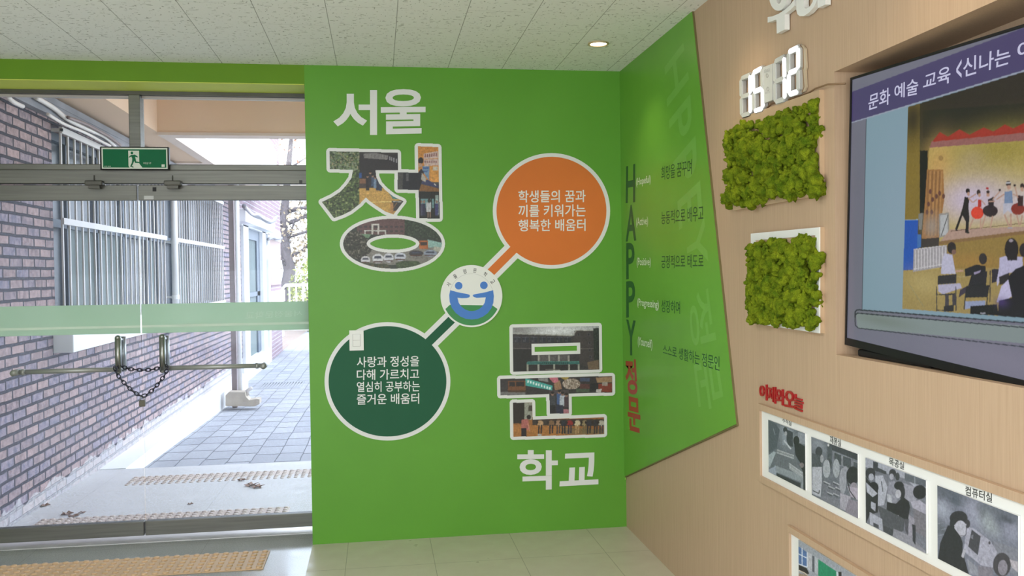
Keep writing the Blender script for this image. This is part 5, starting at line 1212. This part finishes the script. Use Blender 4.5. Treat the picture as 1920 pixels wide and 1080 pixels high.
zone = mleft & (c.Y < fy(top_l, c.X)) & (c.Y > fy(bot_l, c.X)) & (c.X < TW - .05)
c.put(zone, (124, 150, 164)); c.glow((140, 160, 176), 1690, 420, 60, 200, zone, .5)
c.put(mleft & (c.X < xp + .003) & (c.Y < fy(top_l, c.X)) & (c.Y > fy(bot_l, c.X)), (40, 44, 56))
band(hA, hB, hC, hD, (70, 61, 104)); band(hC, hD, (1600, 230), (1920, 134.5), (150, 158, 176))
# the slide's photograph
xl, xr_ = W(1702, 300)[0] * .5 + W(1695, 560)[0] * .5, TW * .80
top2 = [Vector(W(1703, 200.5)), Vector(W(1920, 134.5))]; bot2 = [Vector(W(1692, 579)), Vector(W(1920, 596))]
slx = Vector(W(1703, 200)), Vector(W(1692, 579))
lx = slx[0].x + (slx[1].x - slx[0].x) * (c.Y - slx[0].y) / (slx[1].y - slx[0].y)
pm = (c.X > lx) & (c.X < xr_) & (c.Y < fy(top2, c.X)) & (c.Y > fy(bot2, c.X))
keep_c = c.c.copy()
c.c[:] = c.col((40, 33, 28))
c.crop(1540, 0, 2.7)
c.glow((92, 82, 40), 440, 1000, 100, 260); c.poly((26, 26, 22), (512, 560), (3000, 380), (3000, 640), (1026, 640), (515, 700))
c.poly((176, 158, 92), (548, 745), (3000, 560), (3000, 1500), (500, 1500)); c.glow((150, 136, 62), 880, 760, 300, 110); c.glow((186, 150, 86), 590, 850, 70, 130); c.glow((190, 176, 196), 760, 1010, 190, 110); c.glow((200, 190, 206), 1100, 1030, 260, 90, a=.8); c.glow((168, 150, 120), 760, 810, 70, 60, a=.5); c.glow((186, 150, 86), 1700, 850, 300, 260)
c.poly((142, 92, 88), (548, 748), (3000, 562), (3000, 520), (1026, 665), (560, 715)); c.poly((152, 46, 34), (562, 718), (600, 668), (642, 692), (700, 655), (752, 682), (822, 645), (872, 666), (930, 630), (972, 650), (1030, 622), (1090, 645), (1160, 600), (1260, 620), (1400, 570), (3000, 420), (3000, 520), (1026, 672))
c.el((150, 120, 70), 606, 800, 12, 14)
c.crop(1700, 300, 3.375)
c.rect((16, 14, 14), 82, -60, 134, 335); c.rect((126, 106, 44), -60, -400, 84, 380); c.glow((50, 40, 24), 40, -260, 80, 150)
c.poly((26, 78, 168), (-40, 380), (74, 378), (66, 692), (-40, 700)); c.line((140, 165, 180), 4, (-20, 380), (74, 377)); c.poly((58, 104, 166), (68, 470), (92, 470), (92, 550), (68, 560))
c.poly((152, 108, 62), (130, 60), (232, 60), (240, 240), (206, 490), (96, 500), (118, 250))
for k in range(8): c.line((176, 134, 84) if k % 2 else (112, 80, 54), 8, (140 + k * 12, 70), (128 + k * 11, 480), a=.6)
for x, y in ((150, 200), (165, 250), (140, 280), (190, 230), (160, 330), (210, 210), (235, 230), (130, 330)): c.el((96, 60, 52), x, y, 9, 16)
c.glow((150, 140, 130), 160, 420, 50, 70, a=.8)
c.poly((140, 136, 130), (205, 340), (268, 332), (272, 480), (205, 492)); c.poly((172, 174, 176), (214, 350), (258, 344), (262, 470), (214, 480)); c.line((70, 68, 66), 5, (262, 350), (220, 480)); c.poly((58, 50, 48), (92, 500), (208, 490), (206, 545), (92, 556)); c.poly((120, 120, 116), (76, 340), (104, 336), (96, 440), (78, 440))
c.poly((168, 140, 126), (275, 440), (3000, 330), (3000, 440), (742, 450), (205, 525)); c.poly((128, 98, 62), (205, 515), (742, 448), (3000, 420), (3000, 480), (742, 478), (205, 535)); c.line((86, 66, 44), 4, (280, 450), (742, 400), (1400, 350))
c.poly((140, 116, 60), (205, 535), (742, 470), (3000, 460), (3000, 700), (210, 700)); c.poly((152, 132, 80), (-60, 700), (210, 690), (3000, 620), (3000, 1300), (-60, 1300)); c.glow((176, 158, 104), 120, 780, 130, 80, a=.7); c.glow((160, 120, 60), 420, 640, 160, 50, a=.6); c.line((120, 130, 110), 3, (0, 760), (110, 930), a=.6); c.line((176, 166, 130), 3, (320, 740), (740, 730), a=.5)
c.poly((150, 146, 150), (45, 565), (255, 540), (258, 672), (42, 708)); 
for k in range(11): x = 52 + k * 19; c.rect((186, 182, 186), x, 570 - k * 2.2, x + 9, 698 - k * 3.4)
c.line((196, 192, 196), 5, (45, 566), (255, 541)); c.line((196, 192, 196), 5, (45, 690), (258, 655))
SK = (176, 140, 122)
# dancers
c.poly((30, 24, 26), (368, 232), (398, 238), (392, 300), (398, 360), (392, 455), (372, 455), (376, 390), (354, 352), (322, 440), (306, 440), (340, 350), (358, 290)); c.el((34, 26, 26), 388, 195, 14, 16); c.el(SK, 392, 215, 9, 12); c.line(SK, 7, (390, 240), (420, 270), (446, 248)); c.line(SK, 7, (400, 240), (440, 215)); c.line((36, 30, 30), 8, (310, 442), (325, 446)); c.line((36, 30, 30), 9, (372, 458), (398, 460))
c.el((206, 64, 44), 448, 335, 40, 40); c.poly((170, 50, 40), (452, 250), (474, 250), (474, 300), (450, 300)); c.el((52, 38, 36), 456, 205, 13, 18); c.el(SK, 462, 222, 9, 12); c.line(SK, 6, (470, 250), (500, 285)); c.line(SK, 8, (425, 365), (395, 440)); c.line(SK, 8, (470, 370), (468, 440))
c.el((44, 32, 36), 530, 322, 48, 38); c.poly((40, 30, 34), (515, 250), (552, 232), (552, 300), (520, 300)); c.el(SK, 516, 218, 11, 16); c.el((160, 50, 50), 512, 180, 9, 8); c.el((50, 36, 34), 516, 202, 11, 10); c.line(SK, 7, (545, 250), (590, 200)); c.line(SK, 7, (520, 262), (560, 262)); c.el((50, 38, 38), 590, 190, 7, 9); c.line(SK, 8, (500, 350), (476, 430)); c.line(SK, 8, (545, 355), (530, 430))
c.poly((110, 130, 160), (622, 200), (668, 195), (674, 275), (618, 280)); c.poly((176, 176, 190), (612, 275), (670, 272), (668, 340), (640, 320), (612, 345)); c.el((60, 48, 46), 645, 150, 17, 18); c.el(SK, 648, 172, 12, 14); c.rect((190, 190, 194), 630, 140, 660, 148); c.line(SK, 8, (620, 215), (570, 250)); c.line(SK, 8, (672, 215), (710, 232)); c.line(SK, 10, (620, 345), (652, 425)); c.line(SK, 10, (660, 340), (662, 425)); c.line((150, 150, 160), 6, (640, 430), (670, 430))
for dx, col in ((705, (128, 46, 36)), (790, (60, 40, 44)), (880, (190, 60, 44))):
    c.el(col, dx, 310, 44, 38); c.poly((56, 34, 34), (dx - 4, 225), (dx + 36, 225), (dx + 32, 290), (dx, 290)); c.el((48, 34, 32), dx + 28, 165, 14, 18); c.el(SK, dx + 26, 185, 10, 14); c.line(SK, 7, (dx, 240), (dx - 20, 165)); c.el((40, 30, 30), dx - 20, 160, 8, 8); c.line(SK, 8, (dx - 8, 345), (dx + 10, 415)); c.line(SK, 8, (dx + 28, 345), (dx + 16, 415))
# audience on folding chairs
DK = (30, 27, 33)
c.poly((180, 178, 200), (240, 590), (290, 600), (312, 720), (218, 722), (224, 640)); c.el((42, 34, 36), 286, 556, 28, 38); c.el((120, 90, 80), 300, 582, 14, 16); c.poly((170, 166, 190), (200, 790), (340, 780), (350, 810), (230, 850), (200, 830)); c.line(SK, 12, (310, 705), (360, 700)); c.poly((44, 40, 46), (200, 732), (318, 722), (314, 780), (196, 788)); c.poly((40, 36, 42), (190, 800), (196, 850), (310, 842), (300, 855), (190, 855))
for x in (190, 312): c.line((56, 52, 56), 6, (x, 800), (x + 2, 955))
c.line((56, 52, 56), 5, (190, 950), (240, 952)); c.rect((64, 58, 66), 244, 850, 268, 930); c.rect((60, 54, 62), 290, 850, 316, 920); c.poly((40, 36, 40), (236, 925), (300, 915), (298, 958), (236, 960))
c.poly(DK, (368, 690), (440, 662), (500, 670), (505, 800), (390, 800), (410, 730), (372, 738)); c.el((44, 38, 40), 484, 625, 26, 36); c.poly((36, 33, 40), (420, 720), (512, 702), (505, 780), (400, 790)); c.poly((150, 140, 170), (425, 712), (470, 698), (465, 712), (430, 726)); c.poly((60, 50, 66), (340, 820), (400, 790), (390, 830), (330, 870)); c.poly((34, 31, 37), (378, 798), (526, 792), (514, 868), (368, 872)); c.poly((140, 150, 180), (370, 895), (500, 890), (500, 918), (372, 945))
for x in (372, 512): c.line((50, 46, 52), 7, (x, 870), (x - 8, 948))
c.poly((20, 18, 22), (404, 925), (572, 912), (585, 985), (404, 975)); c.rect((150, 150, 160), 468, 966, 500, 974)
c.poly((176, 172, 200), (590, 618), (640, 604), (735, 615), (735, 690), (655, 715), (600, 740), (575, 800), (570, 760), (585, 690)); c.el((32, 26, 28), 665, 565, 44, 72); c.poly((32, 26, 28), (625, 560), (705, 560), (700, 635), (640, 635)); c.el((150, 140, 150), 662, 510, 14, 9); c.poly((44, 40, 50), (540, 690), (585, 690), (570, 770), (540, 780)); c.line((52, 48, 54), 6, (530, 700), (528, 900)); c.poly((40, 34, 38), (585, 740), (650, 712), (645, 780), (590, 790))
c.el((40, 34, 38), 742, 570, 28, 44); c.poly((184, 178, 210), (570, 900), (600, 800), (650, 750), (672, 860), (600, 900)); c.poly((24, 20, 28), (640, 740), (690, 690), (760, 660), (900, 700), (980, 1100), (570, 1100), (585, 890), (668, 870)); c.glow((70, 50, 110), 600, 900, 40, 30, a=.7)
for x in (900, 1040, 1180): c.el((36, 30, 34), x, 640, 40, 56); c.poly((150, 146, 168), (x - 60, 700), (x + 60, 700), (x + 70, 900), (x - 70, 900)); c.poly(DK, (x - 60, 820), (x + 60, 820), (x + 60, 1000), (x - 60, 1000))
c.grain(.05, 2)
c.c = np.where(pm[..., None], c.c, keep_c)
# caption box along the foot
c.crop(1560, 340, 2.7)
def box_line(pts, w, col=(44, 48, 58)): c.line(col, w, *pts)
c.poly((128, 140, 140), (122, 668), (3000, 885), (3000, 1010), (130, 742)); c.glow((108, 118, 110), 250, 705, 160, 30, a=.6)
box_line([(118, 690), (118, 660), (128, 650), (972, 716), (2200, 812)], 7); box_line([(118, 680), (128, 667), (972, 740), (2200, 846)], 6); box_line([(118, 676), (118, 728), (134, 743), (972, 838), (2200, 977)], 5)
c.blur(1)
c.sheet('lit_picture', .0005, M['screen'], tv)
tl_ = MB(); PT2 = PT
for s_, q in (('문화', [(1627, 208), (1669, 195), (1669, 163), (1630, 178)]), ('예술', [(1677, 186), (1721, 177), (1722, 145), (1677, 160)]), ('교육', [(1730, 168), (1782, 155), (1782, 122), (1734, 140)]), ('<', [(1793, 149), (1803, 146), (1803, 111), (1793, 115)]), ('신나는', [(1806, 146), (1893, 120), (1896, 86), (1806, 109)]), ('예', [(1907, 112), (1945, 101), (1947, 69), (1908, 80)])):
    text_px(tl_, s_, PT, q, .0009, .012)
M['screen_text'] = mat('lit_screen_text', (.01, .01, .01), .3, emit=s8(188, 186, 214), es=1.)
tl_.build('slide_title', M['screen_text'], tv)
MB().tube([PT.to3(.02 + .05 * math.cos(0), -.004, -.03), PT.to3(.3, -.004, -.03)], .003, 6).build('lower_rim', M['black'], tv)
# the small box under the screen and a hanging cable
sb = T('soundbar', 'small black box on the recess ledge under the screen', 'box', (XR + .07, 2.33, NZ0))
MB().bbox(XR + .035, XR + .115, 2.14, 2.50, NZ0, NZ0 + .022, .006).build('box_body', M['black'], sb)
P_ = [on(0, XR + .05, *p) for p in ((1813, 676), (1818, 688), (1832, 699), (1862, 706), (1892, 707), (1910, 700), (1922, 690))]
tag(MB().tube(P_, .0028, 8).build('screen_cable', M['black'], None, True), 'black cable looping below the screen in the recess', 'cable')
